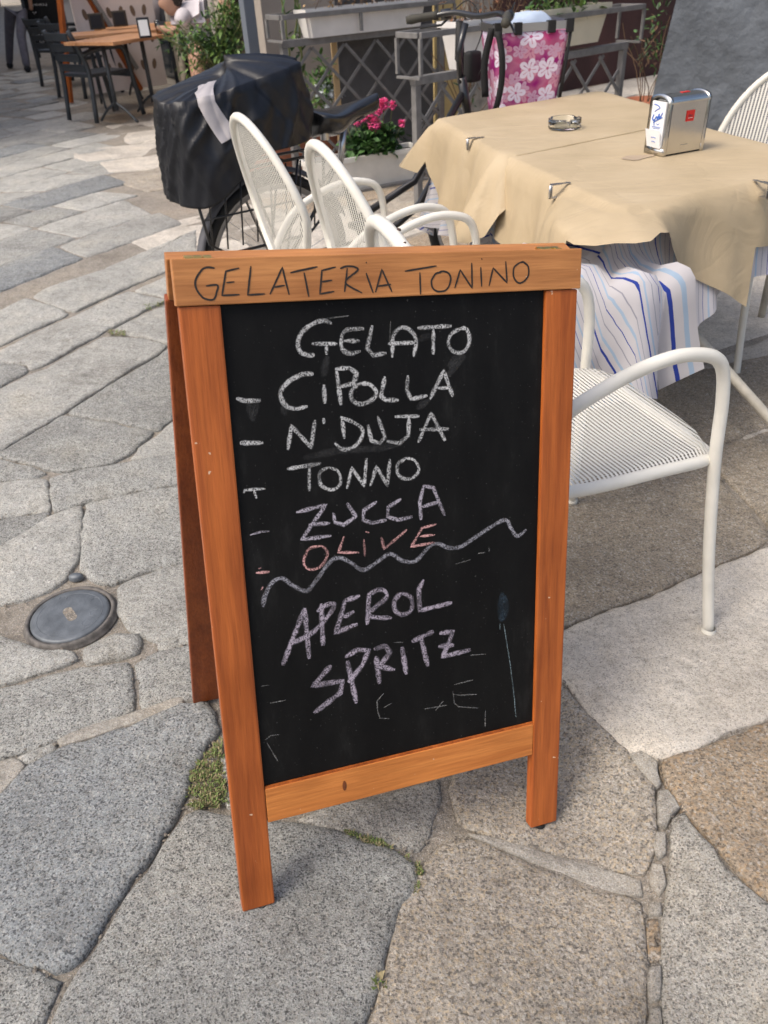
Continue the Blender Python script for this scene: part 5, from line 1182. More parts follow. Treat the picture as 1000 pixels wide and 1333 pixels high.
def winbox(label, p0, p1, z, h, dep, m, rim=True, cat='planter', inset=.035):
    d = p1 - p0; L = d.length; a = math.atan2(d.y, d.x); t = empty('window_box', label, cat, (p0.x, p0.y, z), a)
    bm = bmesh.new()
    def sec(x0, x1, y0, y1, zz): return [bm.verts.new((x, y, zz)) for x, y in ((x0, y0), (x1, y0), (x1, y1), (x0, y1))]
    A = sec(inset, L - inset, inset * .7, dep - inset * .7, 0); B = sec(.008, L - .008, .006, dep - .006, h - .03); C_ = sec(-.0, L, -.0, dep, h - .03); D = sec(-.0, L, -.0, dep, h); E_ = sec(.014, L - .014, .014, dep - .014, h); F = sec(.014, L - .014, .014, dep - .014, h - .03)
    for P_, Q_ in ((A, B), (B, C_), (C_, D), (D, E_), (E_, F)):
        for i in range(4): bm.faces.new((P_[i], P_[(i + 1) % 4], Q_[(i + 1) % 4], Q_[i]))
    bm.faces.new(list(reversed(A))); es = [e for e in bm.edges if abs((e.verts[0].co - e.verts[1].co).z) > h * .6]; bmesh.ops.bevel(bm, geom=es, offset=.02, segments=3, affect='EDGES')
    obj('box', bm, m, t); bm = bmesh.new(); bm.faces.new([bm.verts.new(p) for p in ((.012, .012, h - .028), (L - .012, .012, h - .028), (L - .012, dep - .012, h - .028), (.012, dep - .012, h - .028))]); obj('soil', bm, SOIL, t)
    return t, L

S1a = Vector((-.475, 6.02, 0)); S1b = S1a + Vector((math.cos(R(33)), math.sin(R(33)), 0)) * 1.45
stand('planter_stand', 'grey iron planter stand with diamond lattice behind the bicycle saddle', S1a, S1b, 1.005, .868, .21, IRONG, [.62], True, .27)
e33 = Vector((math.cos(R(33)), math.sin(R(33)), 0)); n33 = Vector((-e33.y, e33.x, 0))
wb1, Lw = winbox('long white window box on the lattice stand behind the saddle', S1a + e33 * .20 + n33 * .025, S1a + e33 * 1.22 + n33 * .025, .868, .165, .165, WPL)
def twigs(name, parent, L, dep, z, n, mats, leaves=120, hgt=.25, mL=.05):
    bm = bmesh.new()
    for _ in range(n):
        x = random.uniform(.05, L - .05); y = random.uniform(.03, dep - .03); p = Vector((x, y, z)); d = Vector((random.uniform(-.5, .5), random.uniform(-.4, .4), 1)).normalized(); P = [p]
        for k in range(4): d = (d + rnd() * .25).normalized(); P.append(P[-1] + d * hgt / 4 * random.uniform(.6, 1.2))
        tube(bm, P, [.003, .0028, .0024, .002, .0014], 5)
    obj('stems', bm, mats[0], parent); bm = bmesh.new()
    for _ in range(leaves):
        p = Vector((random.uniform(.03, L - .03), random.uniform(-.02, dep + .02), z + random.uniform(.0, hgt)))
        leaf(bm, p, rnd() + Vector((0, 0, .3)), Vector((0, 0, 1)), mL * random.uniform(.6, 1.3), mL * .5, random.randrange(len(mats)))
    obj(name, bm, mats, parent)
twigs('dry_leaves', wb1, Lw, .165, .13, 26, [DRY, mat('pale_dry_leaf', (.42, .28, .14), .8), mat('dry_blossom', (.6, .5, .42), .8)], 260, .22, .035)
# stems climbing beside the stand
vine = empty('climbing_plant', 'slender climbing plant with few leaves at the left end of the lattice stand', 'plant', (S1a.x + .05, S1a.y + .25, 0))
bm = bmesh.new(); lf = bmesh.new()
for (px, l) in (((385, 0), .0), ((404, 0), .05), ((398, 60), .1)):
    b0 = aty(px[0], 155, 6.25 + l); 
    P = [b0 + Vector((random.uniform(-.02, .02) + .0, random.uniform(-.02, .02), .11 * k - .35)) for k in range(13)]
    tube(bm, P, .006, 6)
    for p in P[3:]:
        for _ in range(3): leaf(lf, p + rnd() * .02, rnd() + Vector((0, -.3, .5)), Vector((0, 0, 1)), .085 * random.uniform(.6, 1.2), .03, random.randrange(3))
for o_, n_, m_ in ((bm, 'stems', STEM), (lf, 'leaves', [G1, G2, G3])):
    x = obj(n_, o_, m_, vine); x.matrix_parent_inverse = Matrix.Translation(vine.location).inverted()
# slate slab and ochre board standing behind the lattice
SLATE = mat('dark_slate', (.085, .082, .082), .75, var=.25, vscale=5, bump=.004, bscale=20)
def upright(name, label, cat, px0, px1, y0, h, th, m, ang=None, z0=0.0):
    a = aty(px0, 120, y0); dirn = Vector((math.cos(ang), math.sin(ang), 0))
    # find the length so that the right end falls at column px1
    L = .05
    while L < 4:
        q = topx(Vector((a.x, a.y, .5)) + dirn * L)
        if q[0] > px1: break
        L += .02
    o = boxo(name, (L / 2, th / 2, h / 2), (L, th, h), m, None, .004); o.location = (a.x, a.y, z0); o.rotation_euler = (0, 0, ang); tag(o, label, cat); return o
upright('slate_slab', 'large dark grey slate slab standing behind the lattice', 'slab', 444, 562, 6.55, 1.5, .04, SLATE, R(33), -.02)
OCH = mat('ochre_plaster', (.50, .38, .17), .85, var=.12, vscale=4, bump=.002, bscale=30)
upright('ochre_board', 'ochre yellow board standing beside the slate slab', 'board', 566, 606, 7.2, 1.6, .06, OCH, R(33), -.02)
upright('grey_pilaster', 'weathered grey pilaster beside the ochre board', 'pilaster', 608, 640, 7.3, 1.9, .1, mat('weathered_plaster', (.27, .25, .22), .9, var=.35, vscale=12, bump=.006, bscale=24), R(33), -.02)
upright('bamboo_pole', 'pale bamboo pole behind the lattice', 'pole', 436, 441, 6.5, 1.0, .012, mat('bamboo', (.6, .42, .22), .6), R(33), .0)
# building walls
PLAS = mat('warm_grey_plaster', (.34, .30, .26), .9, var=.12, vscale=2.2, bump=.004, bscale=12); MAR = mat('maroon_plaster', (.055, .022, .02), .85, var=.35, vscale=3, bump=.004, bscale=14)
BLUEG = mat('blue_grey_plaster', (.095, .108, .125), .8, var=.3, vscale=3.5, bump=.035, bscale=8)
def wall(name, label, a, b, h, th, m, z0=-.1):
    d = b - a; L = d.length; o = boxo(name, (L / 2, th / 2, (h - z0) / 2), (L, th, h - z0), m, None, 0); o.location = (a.x, a.y, z0); o.rotation_euler = (0, 0, math.atan2(d.y, d.x)); tag(o, label, 'wall'); return o
W0 = aty(346, 60, 7.35); W0 = Vector((W0.x, W0.y, 0)); W1 = W0 + e33 * 1.75; W2 = W1 + n33 * .8; W3 = W2 + e33 * 1.7
wall('plaster_wall', 'warm grey plastered house wall behind the lattice stand', W0, W1, 3.4, .12, PLAS)
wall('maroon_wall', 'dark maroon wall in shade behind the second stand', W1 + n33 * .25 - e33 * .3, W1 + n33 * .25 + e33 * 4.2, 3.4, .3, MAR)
gw0 = aty(858, 60, 6.15); gw0 = Vector((gw0.x, gw0.y, 0)); gd = Vector((math.cos(R(-32)), math.sin(R(-32)), 0))
# blue grey wall: battered left edge, built as a prism
bm = bmesh.new(); L = 5.0; th = 1.6; n_ = Vector((.53, .85, 0)); vs = []
for (z, off) in ((-.1, -.06), (1.2, .10), (4.2, .2)):
    vs.append([bm.verts.new(gw0 + gd * (off) + Vector((0, 0, z))), bm.verts.new(gw0 + gd * L + Vector((0, 0, z))), bm.verts.new(gw0 + gd * L + n_ * th + Vector((0, 0, z))), bm.verts.new(gw0 + gd * off + n_ * th + Vector((0, 0, z)))])
for A_, B_ in zip(vs, vs[1:]):
    for i in range(4): bm.faces.new((A_[i], A_[(i + 1) % 4], B_[(i + 1) % 4], B_[i]))
bm.faces.new(vs[-1]); tag(obj('blue_grey_wall', bm, BLUEG), 'rough blue grey plastered wall at the upper right', 'wall')
upright('downpipe', 'blue grey downpipe at the end of the plastered wall', 'pipe', 332, 343, 7.0, 3.0, .08, mat('pipe_paint', (.14, .16, .19), .5), R(33), .0)

# second stand
S2a = Vector((.355, 5.0, 0)); S2b = Vector((1.98, 6.26, 0)); e2 = (S2b - S2a).normalized(); n2 = Vector((-e2.y, e2.x, 0))
stand('planter_stand', 'ochre stained iron planter stand with crossed slats behind the flowered basket', S2a, S2b, .935, .725, .20, IRONG, [], True, .30)
wbA, La = winbox('white window box left of the flowered basket, on the second stand', S2a + e2 * .30 + n2 * .02, S2a + e2 * .95 + n2 * .02, .73, .245, .17, WPL, inset=.05)
wbB, Lb = winbox('cream window box right of the flowered basket, on the second stand', S2a + e2 * 1.02 + n2 * .02, S2a + e2 * 1.72 + n2 * .02, .76, .22, .17, mat('cream_planter', (.62, .57, .44), .55, var=.08, vscale=8), inset=.05)
twigs('leaves', wbB, Lb, .17, .18, 16, [G2, G1, G3], 260, .2, .06); twigs('dry_leaves', wbA, La, .17, .2, 22, [DRY, mat('rust_leaf', (.22, .10, .05), .8)], 200, .2, .035)
# geraniums in the floor planter
fa = at(497, 243, 0.0); fb = at(552, 233, 0.0); fd = (fb - fa).normalized(); fp0 = fb - fd * .86
fpl, Lf = winbox('pale grey planter of pink geraniums on the ground under the slate slab', Vector((fp0.x, fp0.y, 0)), Vector((fb.x, fb.y, 0)), .0, .215, .19, GPL, inset=.03)
boxo('tray', (Lf / 2, .095, -.005), (Lf + .05, .23, .03), IRONG, fpl, .004)
gc = Vector((Lf * .60, .09, .27)); foliage(gc, (.24, .12, .10), 900, .05, .045, [G1, G3, G1], fpl, 'leaves', 22, .45)
bm = bmesh.new(); stb = bmesh.new()
inv = (Matrix.Translation(fpl.location) @ Matrix.Rotation(fpl.rotation_euler.z, 4, 'Z')).inverted()
for (u, v, s) in ((492, 139, .042), (480, 146, .036), (487, 161, .042), (500, 135, .028), (472, 152, .026), (465, 158, .02), (511, 137, .018), (523, 160, .017), (450, 158, .014), (459, 152, .016)):
    p = inv @ aty(u, v, fa.y + .08)
    for _ in range(int(150 * s / .03)):
        q = rnd() * s * random.random() ** .4; leaf(bm, p + q, q + rnd() * .3 * s, Vector((0, 0, 1)), .016, .016, 0, .1)
    tube(stb, [p, Vector((p.x * .8 + gc.x * .2, .09, .2))], .0022, 5)
obj('blossom', bm, PINK, fpl); obj('stems', stb, STEM, fpl)
# terracotta trough seen through the wheel
ta = at(268, 262, 0); tb = at(452, 205, 0); tt, Lt = winbox('terracotta trough behind the bicycle wheel', Vector((ta.x, ta.y, 0)), Vector((tb.x, tb.y, 0)), .0, .26, .28, TERRA, inset=.04)
foliage((Lt * .5, .14, .3), (Lt * .4, .1, .08), 300, .05, .02, [G1, G3], tt, 'leaves')
for (u, v, h, lab) in ((842, 128, .30, 'dark terracotta pot at the foot of the blue grey wall'), (606, 182, .22, 'old terracotta pot behind the second stand, left')):
    p = aty(u, v, 6.75); t = empty('plant_pot', lab, 'plant pot', (p.x, p.y, gz(p.x, p.y)))
    zt = max(.2, p.z); bm = bmesh.new(); lathe(bm, [(0, 0), (.11, 0), (.15, zt - .05), (.165, zt - .05), (.165, zt), (.145, zt), (.14, zt - .04), (0, zt - .04)], 24); obj('pot', bm, TERRA, t, True)
    bm = bmesh.new()
    for _ in range(7):
        P = [Vector((random.uniform(-.05, .05), random.uniform(-.05, .05), zt - .04))]; d = Vector((random.uniform(-.3, .3), random.uniform(-.3, .3), 1))
        for k in range(5): d = (d + rnd() * .3).normalized(); P.append(P[-1] + d * .12)
        tube(bm, P, .0035, 5)
    obj('stems', bm, DRY, t); foliage((0, 0, zt + .35), (.16, .14, .28), 160, .05, .018, [G3, G1, DRY], t, 'leaves')
# loose greenery and white blossom low behind the saddle
sp = empty('shrub', 'small shrub with white blossom seen through the lattice', 'plant', (aty(425, 150, 6.6).x, 6.6, 0))
foliage((0, 0, .55), (.14, .1, .28), 240, .06, .022, [G1, G2], sp, 'leaves'); foliage((.03, -.03, .47), (.1, .06, .10), 160, .03, .03, [mat('white_petal', (.7, .74, .78), .7)], sp, 'blossom')
# bushy plant in front of the seated guests
bp_ = aty(283, 55, 7.9); bush = empty('potted_shrub', 'feathery light green shrub in front of the seated guests', 'plant', (bp_.x, 7.9, 0))
bm = bmesh.new(); lathe(bm, [(0, 0), (.14, 0), (.2, .42), (.22, .42), (.22, .46), (.19, .46), (.18, .42), (0, .42)], 24); obj('pot', bm, TERRA, bush, True)
foliage((-.08, 0, .76), (.46, .24, .24), 1500, .055, .02, [G1, G2, G3], bush, 'leaves', 34, .34); foliage((.16, .0, 1.0), (.24, .16, .2), 420, .05, .018, [G2, G1], bush, 'upper_leaves', 14, .36)
bm = bmesh.new()
for _ in range(26):
    P = [Vector((random.uniform(-.1, .1), random.uniform(-.1, .1), .42))]; d = Vector((random.uniform(-.9, .9), random.uniform(-.5, .5), 1))
    for k in range(6): d = (d + rnd() * .25).normalized(); P.append(P[-1] + d * .11)
    tube(bm, P, .004, 5)
obj('stems', bm, STEM, bush)

# ------------------------------------------------------------------ the terrace farther up the street
ANT = mat('anthracite_chair', (.035, .042, .05), .45, var=.1); SKIN = mat('skin', (.45, .26, .18), .6); TEE = mat('pale_tshirt', (.58, .54, .56), .9, var=.08, vscale=9); HAIR = mat('dark_hair', (.03, .02, .015), .7)
SLATEG = mat('slate_trousers', (.11, .11, .14), .9, var=.15, vscale=14); DARKC = mat('dark_cloth', (.02, .022, .028), .9)
def black_chair(label):
    t = empty('terrace_chair', label, 'chair', group='anthracite terrace chairs')
    for s in (1, -1):
        tubeo('rear_leg', spline([(-.30, s * .26, 0), (-.25, s * .25, .42), (-.27, s * .235, .6), (-.36, s * .22, .84)], 4), .025, ANT, t, 8)
        tubeo('front_leg_and_arm', spline([(.30, s * .27, 0), (.25, s * .265, .42), (.22, s * .26, .62), (.12, s * .258, .665), (-.12, s * .25, .655), (-.28, s * .235, .62)], 5), .025, ANT, t, 8)
    boxo('seat', (0, 0, .43), (.50, .48, .035), ANT, t, .012)
    for k in range(4):
        z = .50 + k * .095; boxo('back_slat', (-.263 - .036 * k, 0, z), (.014, .44 - .01 * k, .07), ANT, t, .004)
    boxo('front_rail', (.24, 0, .40), (.03, .50, .05), ANT, t, .006)
    return t
pnt = at(130, 160, 0); pf = at(185, 149, 0); h1 = math.atan2(pf.y - pnt.y, pf.x - pnt.x); mid = (pnt + pf) / 2 + Vector((-math.sin(h1), math.cos(h1), 0)) * .27
ch1 = black_chair('anthracite terrace chair nearest the camera in the upper left'); ch1.location = (mid.x, mid.y, 0); ch1.rotation_euler = (0, 0, h1)
for (u, v, a, lab) in ((86, 112, 60, 'anthracite terrace chair beside the black menu board'), (112, 127, 55, 'anthracite terrace chair just behind the nearest one'), (112, 98, 235, 'anthracite terrace chair at the far side of the long table'), (150, 92, 200, 'anthracite terrace chair between the two tables'), (160, 108, 240, 'anthracite terrace chair with its back to the food counter'), (172, 86, 250, 'anthracite terrace chair behind the guest in the pale shirt')):
    p = at(u, v, 0); dup(ch1, (p.x - .0, p.y + .25, 0), R(a), lab)
def wtable(label, c, L, W, a, fl=0):
    t = empty('terrace_table', label, 'table', (c[0], c[1], 0), a)
    for k in range(4): boxo('plank', (0, -W / 2 + W / 4 * (k + .5), .735), (L, W / 4 - .004, .03), W_TABLE, t, .003)
    for sx in (-L * .3, L * .3):
        bm = bmesh.new(); tube(bm, [(sx, 0, .72), (sx, 0, .12)], .022, 8)
        for s in (-1, 1): tube(bm, spline([(sx, 0, .2), (sx, s * .14, .12), (sx, s * .26, .02)], 4), .014, 8)
        obj('pedestal', bm, ANT, t, True)
    return t
tq = at(152, 54, .75); tr = at(226, 43, .75); ta_ = math.atan2(tr.y - tq.y, tr.x - tq.x); tm = (tq + tr) / 2 + Vector((-math.sin(ta_), math.cos(ta_), 0)) * .34
T2 = wtable('wooden terrace table where the guest in the pale shirt leans', (tm.x, tm.y), (tr - tq).length + .1, .68, ta_)
tq2 = at(92, 46, .75); T1 = wtable('wooden terrace table farther back beside the easel', (tq2.x + .55, tq2.y + .35), 1.5, .7, R(20))
T3p = at(175, 40, .75); T3 = wtable('wooden terrace table behind the other two, near the food counter', (T3p.x, T3p.y + .9), 1.2, .7, R(30))
# things on the terrace tables
def holder(label, u, v, zz, w_, h, m1, m2, name='napkin_box', cat='napkin box', a=0.2):
    p = at(u, v, zz); t = empty(name, label, cat, (p.x, p.y, zz), a)
    boxo('box', (0, 0, h / 2), (w_, .09, h), m1, t, .006)
    boxo('front', (0, -.0475, h / 2), (w_ * .74, .004, h * .78), m2, t, .002); return t
holder('black napkin box with white napkins on the terrace table', 190, 49, .751, .12, .17, DARKC, NAP)
bm = bmesh.new(); hp = at(187, 46, .751)
MENUC = mat('dark_brown_card', (.05, .04, .03), .7)
for (u, v, lab) in ((112, 33, 'dark brown menu box on the long terrace table, left one'), (128, 38, 'dark brown menu box on the long terrace table, middle one'), (158, 34, 'dark brown menu box on the long terrace table, right one')):
    holder(lab, u, v, .751, .17, .16, MENUC, DARKC, 'menu_box', 'menu box')
gp = at(208, 44, .751); t = empty('drinking_glass', 'glass with an amber drink on the terrace table', 'glass', (gp.x, gp.y, .751)); bm = bmesh.new(); lathe(bm, [(0, .0), (.03, 0), (.036, .12), (.034, .12), (.029, .006), (0, .006)], 18); obj('tumbler', bm, GLASS, t, True)
bm = bmesh.new(); lathe(bm, [(0, .008), (.0275, .008), (.031, .08), (0, .08)], 18); obj('drink', bm, mat('amber_drink', (.5, .2, .04), .3), t, True)
tag(boxo('phone', (0, 0, 0), (.075, .15, .010), DARKC, None, .003), 'dark phone in the hand of the guest in the pale shirt', 'phone'); bpy.data.objects['phone'].location = aty(214, 37, 9.25); bpy.data.objects['phone'].rotation_euler = (R(50), 0, R(40))

def figure(label, chains, cloth_m, heads, extras=(), cat='person'):
    """chains: list of (name, material, [(pos, radius)...]) skinned as continuous pieces; the first is the body"""
    root = None
    for i, (nm, m, pts, edges) in enumerate(chains):
        me = bpy.data.meshes.new(nm); me.from_pydata([Vector(p) for p, r in pts], edges, []); me.materials.append(m)
        o = bpy.data.objects.new(nm if i else 'person', me); COL.objects.link(o)
        sk = o.modifiers.new('skin', 'SKIN'); sk.use_smooth_shade = True
        for v, (p, r) in zip(me.skin_vertices[0].data, pts): v.radius = (r, r) if not isinstance(r, tuple) else r
        me.skin_vertices[0].data[0].use_root = True
        sb = o.modifiers.new('sub', 'SUBSURF'); sb.levels = 1; sb.render_levels = 2
        if i == 0: root = o; tag(o, label, cat)
        else: o.parent = root
    for nm, m, c, s, rr in heads:
        bm = bmesh.new(); bmesh.ops.create_icosphere(bm, subdivisions=3, radius=1, matrix=Matrix.Translation(c) @ Matrix.Rotation(rr, 4, 'Z') @ Matrix.Diagonal((*s, 1)))
        if nm == 'head':
            F = Matrix.Rotation(rr, 3, 'Z')
            for v in bm.verts:
                q = F.transposed() @ (v.co - Vector(c))
                if q.x > s[0] * .5:
                    if abs(q.y) < s[1] * .25 and -.045 < q.z < .01: q.x += .022           # nose
                    if .0 < q.z < .03 and .2 < abs(q.y) / s[1] < .6: q.x -= .010           # eye sockets
                    if q.z < -.06: q.x -= .004
                if q.z < -.03: q.y *= .86
                v.co = Vector(c) + F @ q
        obj(nm, bm, m, root, True)
    return root
# walker at the top left
fl = at(14, 89, 0); fr = at(37, 94, 0); hx = aty(22, 18, (fl.y + fr.y) / 2 + .15); hip = Vector((hx.x, hx.y, .93)); ffw = Vector((-.25, .97, 0)).normalized(); sd_ = Vector((ffw.y, -ffw.x, 0))
kl = (fl + hip) / 2 + Vector((-.03, -.02, .05)); kr = (fr + hip) / 2 + Vector((.02, -.03, .05))
figure('person walking away at the upper left in slate grey trousers and black shoes', [
  ('trousers', SLATEG, [(hip, (.14, .11)), (hip - sd_ * .10 + Vector((0, 0, -.12)), .105), (kl, .078), (fl + Vector((0, 0, .06)), .062), (hip + sd_ * .09 + Vector((0, 0, -.12)), .105), (kr, .078), (fr + Vector((0, 0, .06)), .062)], [(0, 1), (1, 2), (2, 3), (0, 4), (4, 5), (5, 6)]),
  ('jacket', DARKC, [(hip + Vector((0, 0, .06)), (.155, .11)), (hip + Vector((0, 0, .32)), (.17, .12)), (hip + Vector((0, 0, .50)), (.12, .09)), (hip - sd_ * .2 + Vector((0, 0, .45)), .06), (hip - sd_ * .26 + Vector((0, 0, .18)), .047), (hip + sd_ * .2 + Vector((0, 0, .45)), .06), (hip + sd_ * .27 + Vector((0, 0, .18)), .047), (hip + Vector((0, 0, .6)), .055)], [(0, 1), (1, 2), (2, 3), (3, 4), (2, 5), (5, 6), (2, 7)]),
  ('forearm', SKIN, [(hip + sd_ * .27 + Vector((0, 0, .19)), .04), (hip + sd_ * .24 + Vector((0, .04, -.02)), .03), (hip + sd_ * .22 + Vector((0, .06, -.1)), .036)], [(0, 1), (1, 2)]),
  ('shoe', DARKC, [(fl + Vector((0, 0, .055)) - ffw * .08, .062), (fl + Vector((0, 0, .04)) + ffw * .2, .048)], [(0, 1)]), ('shoe', DARKC, [(fr + Vector((0, 0, .055)) - ffw * .08, .062), (fr + Vector((0, 0, .04)) + ffw * .2, .048)], [(0, 1)])],
  None, [('head', SKIN, hip + Vector((0, 0, .75)), (.095, .075, .115), math.atan2(ffw.y, ffw.x)), ('hair', HAIR, hip + Vector((.0, -.02, .785)), (.1, .083, .105), 0)])
# seated guest
sh = aty(244, 16, 9.35); ch = aty(248, 32, 9.45); pv = Vector((ch.x + .12, ch.y + .02, .50)); hd = aty(222, 2, 9.3); nk = aty(232, 9, 9.33)
el = aty(228, 41, 9.15); ha = aty(212, 38, 9.25); kn = aty(257, 66, 8.7); kn2 = kn + Vector((-.1, .35, 0)); ft = Vector((kn.x - .05, kn.y - .02, .05))
figure('seated person in a pale t-shirt leaning over a phone, one bare knee showing', [
  ('shirt', TEE, [(ch, (.17, .14)), (sh, (.15, .12)), (nk, .06), (pv, (.16, .14))], [(0, 1), (1, 2), (0, 3)]),
  ('sleeve', TEE, [(sh + Vector((0, -.06, -.02)), .10), (aty(237, 22, 9.2), .078), (aty(233, 33, 9.15), .066)], [(0, 1), (1, 2)]),
  ('forearm', SKIN, [(aty(232, 36, 9.15), .045), (el, .043), (aty(220, 39, 9.2), .033), (ha, .036), (ha + Vector((-.06, .0, .02)), .018)], [(0, 1), (1, 2), (2, 3), (3, 4)]),
  ('leg', SKIN, [(pv + Vector((-.02, -.12, .02)), .095), (kn, .075), ((kn + ft) / 2, .06), (ft, .04)], [(0, 1), (1, 2), (2, 3)]),
  ('leg', SKIN, [(pv + Vector((-.05, .12, .02)), .09), (kn2, .07), (kn2 + Vector((-.02, 0, -.45)), .045)], [(0, 1), (1, 2)]),
  ('shorts', DARKC, [(pv, (.17, .15)), (pv * .45 + kn * .55, .105)], [(0, 1)])],
  None, [('head', SKIN, hd, (.10, .078, .12), R(200)), ('hair', HAIR, hd + Vector((.03, .01, .035)), (.095, .083, .10), 0)])
h2 = aty(297, 6, 9.6); c2 = h2 + Vector((.05, .05, -.38))
figure('seated person in dark clothes half hidden by the green shrub', [
  ('jacket', mat('brown_jacket', (.06, .045, .035), .9), [(c2, (.18, .14)), (h2 + Vector((.03, .03, -.17)), (.13, .1)), (h2 + Vector((.01, .0, -.1)), .05), (Vector((c2.x, c2.y, .48)), .17), (c2 + Vector((-.2, -.1, .05)), .06), (c2 + Vector((-.3, -.25, -.05)), .045)], [(0, 1), (1, 2), (0, 3), (1, 4), (4, 5)]),
  ('trousers', DARKC, [(Vector((c2.x, c2.y, .5)), .14), (Vector((c2.x - .35, c2.y - .15, .52)), .08), (Vector((c2.x - .38, c2.y - .16, .05)), .05)], [(0, 1), (1, 2)])],
  None, [('head', SKIN, h2, (.098, .078, .118), R(210)), ('hair', HAIR, h2 + Vector((.03, .02, .03)), (.095, .085, .1), 0)])
h3 = aty(195, -20, 12.3)
figure('person in pale clothes sitting beyond the tables by the food counter', [
  ('shirt', TEE, [(aty(196, 8, 12.3), (.18, .14)), (h3 + Vector((0, 0, -.2)), (.14, .1)), (h3 + Vector((0, 0, -.1)), .05), (aty(196, 30, 12.3), .17), (aty(184, 8, 12.2), .06), (aty(172, 14, 12.1), .045)], [(0, 1), (1, 2), (0, 3), (1, 4), (4, 5)])],
  None, [('head', SKIN, h3, (.098, .078, .118), R(210)), ('hair', HAIR, h3 + Vector((.03, .02, .03)), (.095, .085, .1), 0)])

# white screen with oval cut-outs
SCR = mat('pinkish_white_screen', (.74, .66, .63), .7, var=.06, vscale=4); HOLE = mat('cutout_shade', (.19, .13, .09), .9)  # cut-outs are solid discs, shade of the openings put into their colour
p0 = at(200, 118, 0); p0 = Vector((p0.x, p0.y, 0)); ang = R(35); Ls = 1.05
scr = empty('screen', 'pinkish white screen pierced with rows of ovals behind the terrace tables', 'screen', (p0.x - .75, p0.y - .2, 0), ang)
boxo('panel', (Ls / 2, 0, .70), (Ls, .03, 1.36), SCR, scr, .004)
for r_ in range(4):
    for k in range(6):
        bm = bmesh.new(); lathe(bm, [(0, .002), (1, .002), (1.06, 0)], 18, Matrix.Translation((.14 + k * .155 + (.04 if r_ % 2 else 0), -.0155, .28 + r_ * .3)) @ Matrix.Rotation(R(90), 4, 'X') @ Matrix.Rotation(R(12 * (-1) ** k), 4, 'Z') @ Matrix.Diagonal((.028, .058, 1, 1))); obj('oval_cutout', bm, HOLE, scr)
# far black menu board and the orange easel
fb_ = at(48, 89, 0); mb = empty('menu_board', 'black standing menu board with chalk writing in front of the far chairs', 'menu board', (fb_.x, fb_.y, 0), R(14))
lean = Matrix.Rotation(R(-12), 4, 'X')
boxo('board', (.34, 0, .80), (.56, .02, 1.02), M_CH, mb, .002, lean)
for x in (.035, .645): boxo('frame_side', (x, 0, .66), (.05, .035, 1.34), ANT, mb, .004, lean)
boxo('frame_top', (.34, 0, 1.335), (.559, .035, .05), ANT, mb, .003, lean); boxo('frame_bottom', (.34, 0, .27), (.559, .035, .04), ANT, mb, .003, lean)
lean2 = Matrix.Translation((0, 0.0, 0)) @ Matrix.Rotation(R(12), 4, 'X')
for x in (.05, .63): boxo('rear_leg', (x, .56, .60), (.04, .025, 1.2), ANT, mb, .003, lean2)
CHK = mat('far_chalk', (.55, .55, .55), .9); CHR = mat('far_chalk_red', (.45, .2, .18), .9)
random.seed(21)
for k in range(9):
    z = 1.24 - k * .108; x = .12 + random.uniform(0, .06); bm = bmesh.new(); cnt = random.choice((5, 7, 9)) if k < 4 else random.choice((2, 3))
    for j in range(cnt):
        s = .026 if k < 3 else .022
        P = [lean @ Vector((x + random.uniform(0, s) * (1 if i % 2 else .6) + i * s * .25, -.0125, z + random.uniform(-s, s))) for i in range(5)]
        tube(bm, P, .0042, 4); x += s * 1.6
        if x > .58: break
    obj('chalk_line', bm, CHR if k == 0 else CHK, mb)
e0 = at(92, 134, 0); ap = aty(71, -69, e0.y + .35); e1_ = at(184, 117, 0)
es = empty('easel', 'orange wooden easel with two spread legs beside the terrace tables', 'easel', (e0.x, e0.y, 0))
def beam(name, a, b, w_, th, m, par, off):
    v = b - a; q = v.to_track_quat('X', 'Z').to_matrix().to_4x4(); M = Matrix.Translation((a + b) / 2 - off) @ q
    bm = bmesh.new(); box(bm, Vector((0, 0, 0)), (v.length, w_, th), M, .003); return obj(name, bm, m, par)
beam('front_leg', e0, ap, .06, .05, W_LEG, es, e0); beam('rear_leg', e1_, ap + Vector((.05, .02, 0)), .05, .05, W_LEG, es, e0); beam('grey_panel_edge', e1_ + Vector((.02, -.06, .25)), ap + Vector((.08, -.03, 0)), .03, .05, mat('grey_edge', (.25, .25, .25), .6), es, e0)
beam('brace', e0.lerp(ap, .45), e1_.lerp(ap, .45), .02, .02, STEEL, es, e0)
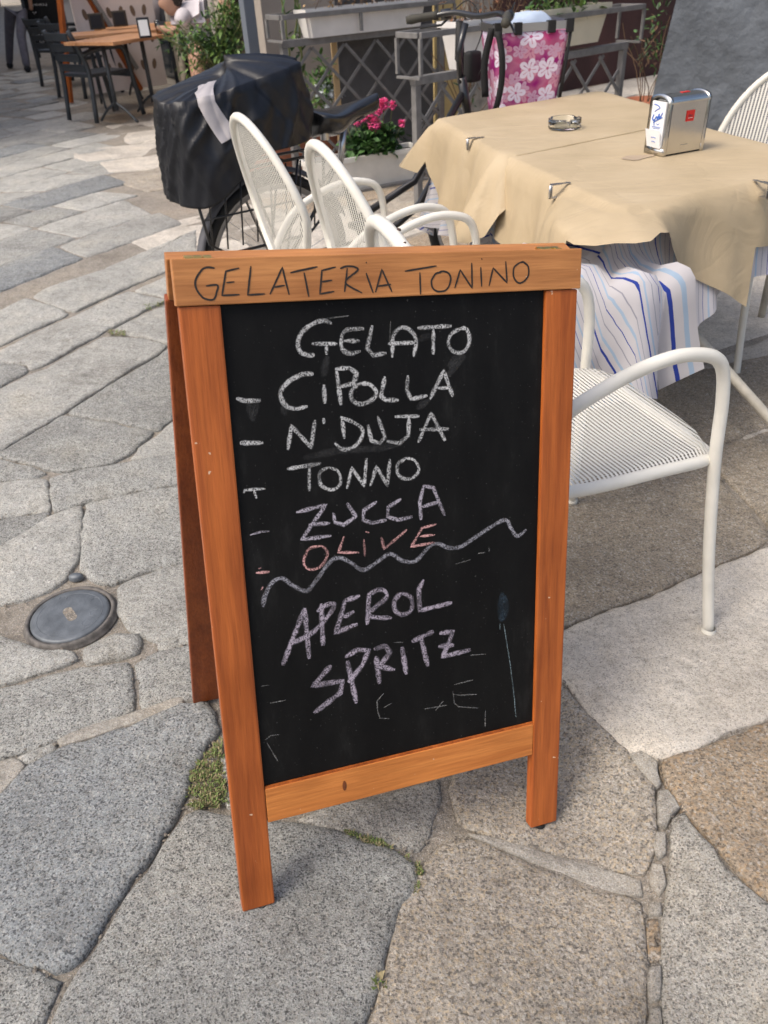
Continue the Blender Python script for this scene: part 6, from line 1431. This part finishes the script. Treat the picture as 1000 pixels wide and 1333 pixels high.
# food counter
MAR2 = 1
fc = at(100, 70, 0); ct = empty('food_counter', 'white food counter heaped with orange food at the top left', 'counter', (fc.x, fc.y + 1.6, 0), R(18))
boxo('cabinet', (0, 0, .44), (2.2, .7, .86), mat('white_counter', (.66, .66, .66), .5), ct, .01); boxo('counter_top', (0, 0, .885), (2.3, .78, .03), mat('pale_counter_top', (.6, .6, .6), .4), ct, .004)
FO = [mat('orange_food', (.75, .16, .03), .6), mat('yellow_food', (.7, .45, .15), .6), mat('red_food', (.55, .04, .03), .6)]
bm = bmesh.new()
for k in range(160):
    x = random.uniform(-1.0, 1.0); r = random.uniform(.03, .055); z = .92 + random.random() * .1 * (1 - abs(x))
    i0 = len(bm.faces); bmesh.ops.create_icosphere(bm, subdivisions=1, radius=r, matrix=Matrix.Translation((x, random.uniform(-.3, .25), z)) @ Matrix.Diagonal((1.2, 1, .6, 1)))
    mi = int(noise.noise(Vector((x * 2.5, 0, 1))) * 3 + 1.5) % 3
    bm.faces.ensure_lookup_table()
    for f in bm.faces[i0:]: f.material_index = mi
o = obj('food', bm, FO, ct, True); o['kind'] = 'stuff'
# house fronts along the street beyond the terrace
FAC = mat('cream_facade', (.50, .44, .36), .9, var=.1, vscale=1.2, bump=.004, bscale=8); SHUT = mat('green_shutter', (.05, .09, .06), .7); STN = mat('stone_surround', (.4, .37, .33), .85); PANE = mat('window_glass', (.03, .04, .05), .08, spec=.8)
def house(label, a, b, h, m, nwin, dep=5.0):
    d = b - a; L = d.length; t = empty('house', label, 'house', (a.x, a.y, -.05), math.atan2(d.y, d.x))
    boxo('wall', (L / 2, dep / 2, h / 2), (L, dep, h), m, t)
    for k in range(nwin):
        x = L * (k + .5) / nwin
        for z in (1.25, 4.3):
            hh = 2.5 if z < 2 else 1.5
            f = boxo('door' if z < 2 else 'window', (x, -.01, z), (1.15, .05, hh), STN, t, .01)
            boxo('pane', (x, -.037, z), (.9, .02, hh - .25), PANE, f)
            if z > 2:
                for s in (-.82, .82): boxo('shutter', (x + s, -.045, z), (.48, .035, 1.4), SHUT, t, .004)
    boxo('cornice', (L / 2, -.1, h - .1), (L + .2, .35, .18), STN, t, .01)
    return t
house('cream house front behind the terrace guests', Vector((-5.6, 19.0, 0)), Vector((-1.3, 9.6, 0)), 4.2, FAC, 5, 1.2)
house('far pale house closing the street', Vector((-24, 58, 0)), Vector((-4, 52, 0)), 9, mat('far_facade', (.45, .42, .38), .9, var=.1, vscale=.6), 5)
house('long house front on the left side of the street', Vector((-9.5, 6, 0)), Vector((-24, 50, 0)), 5, mat('left_facade', (.46, .40, .32), .9, var=.1, vscale=.6), 8, -5.0)
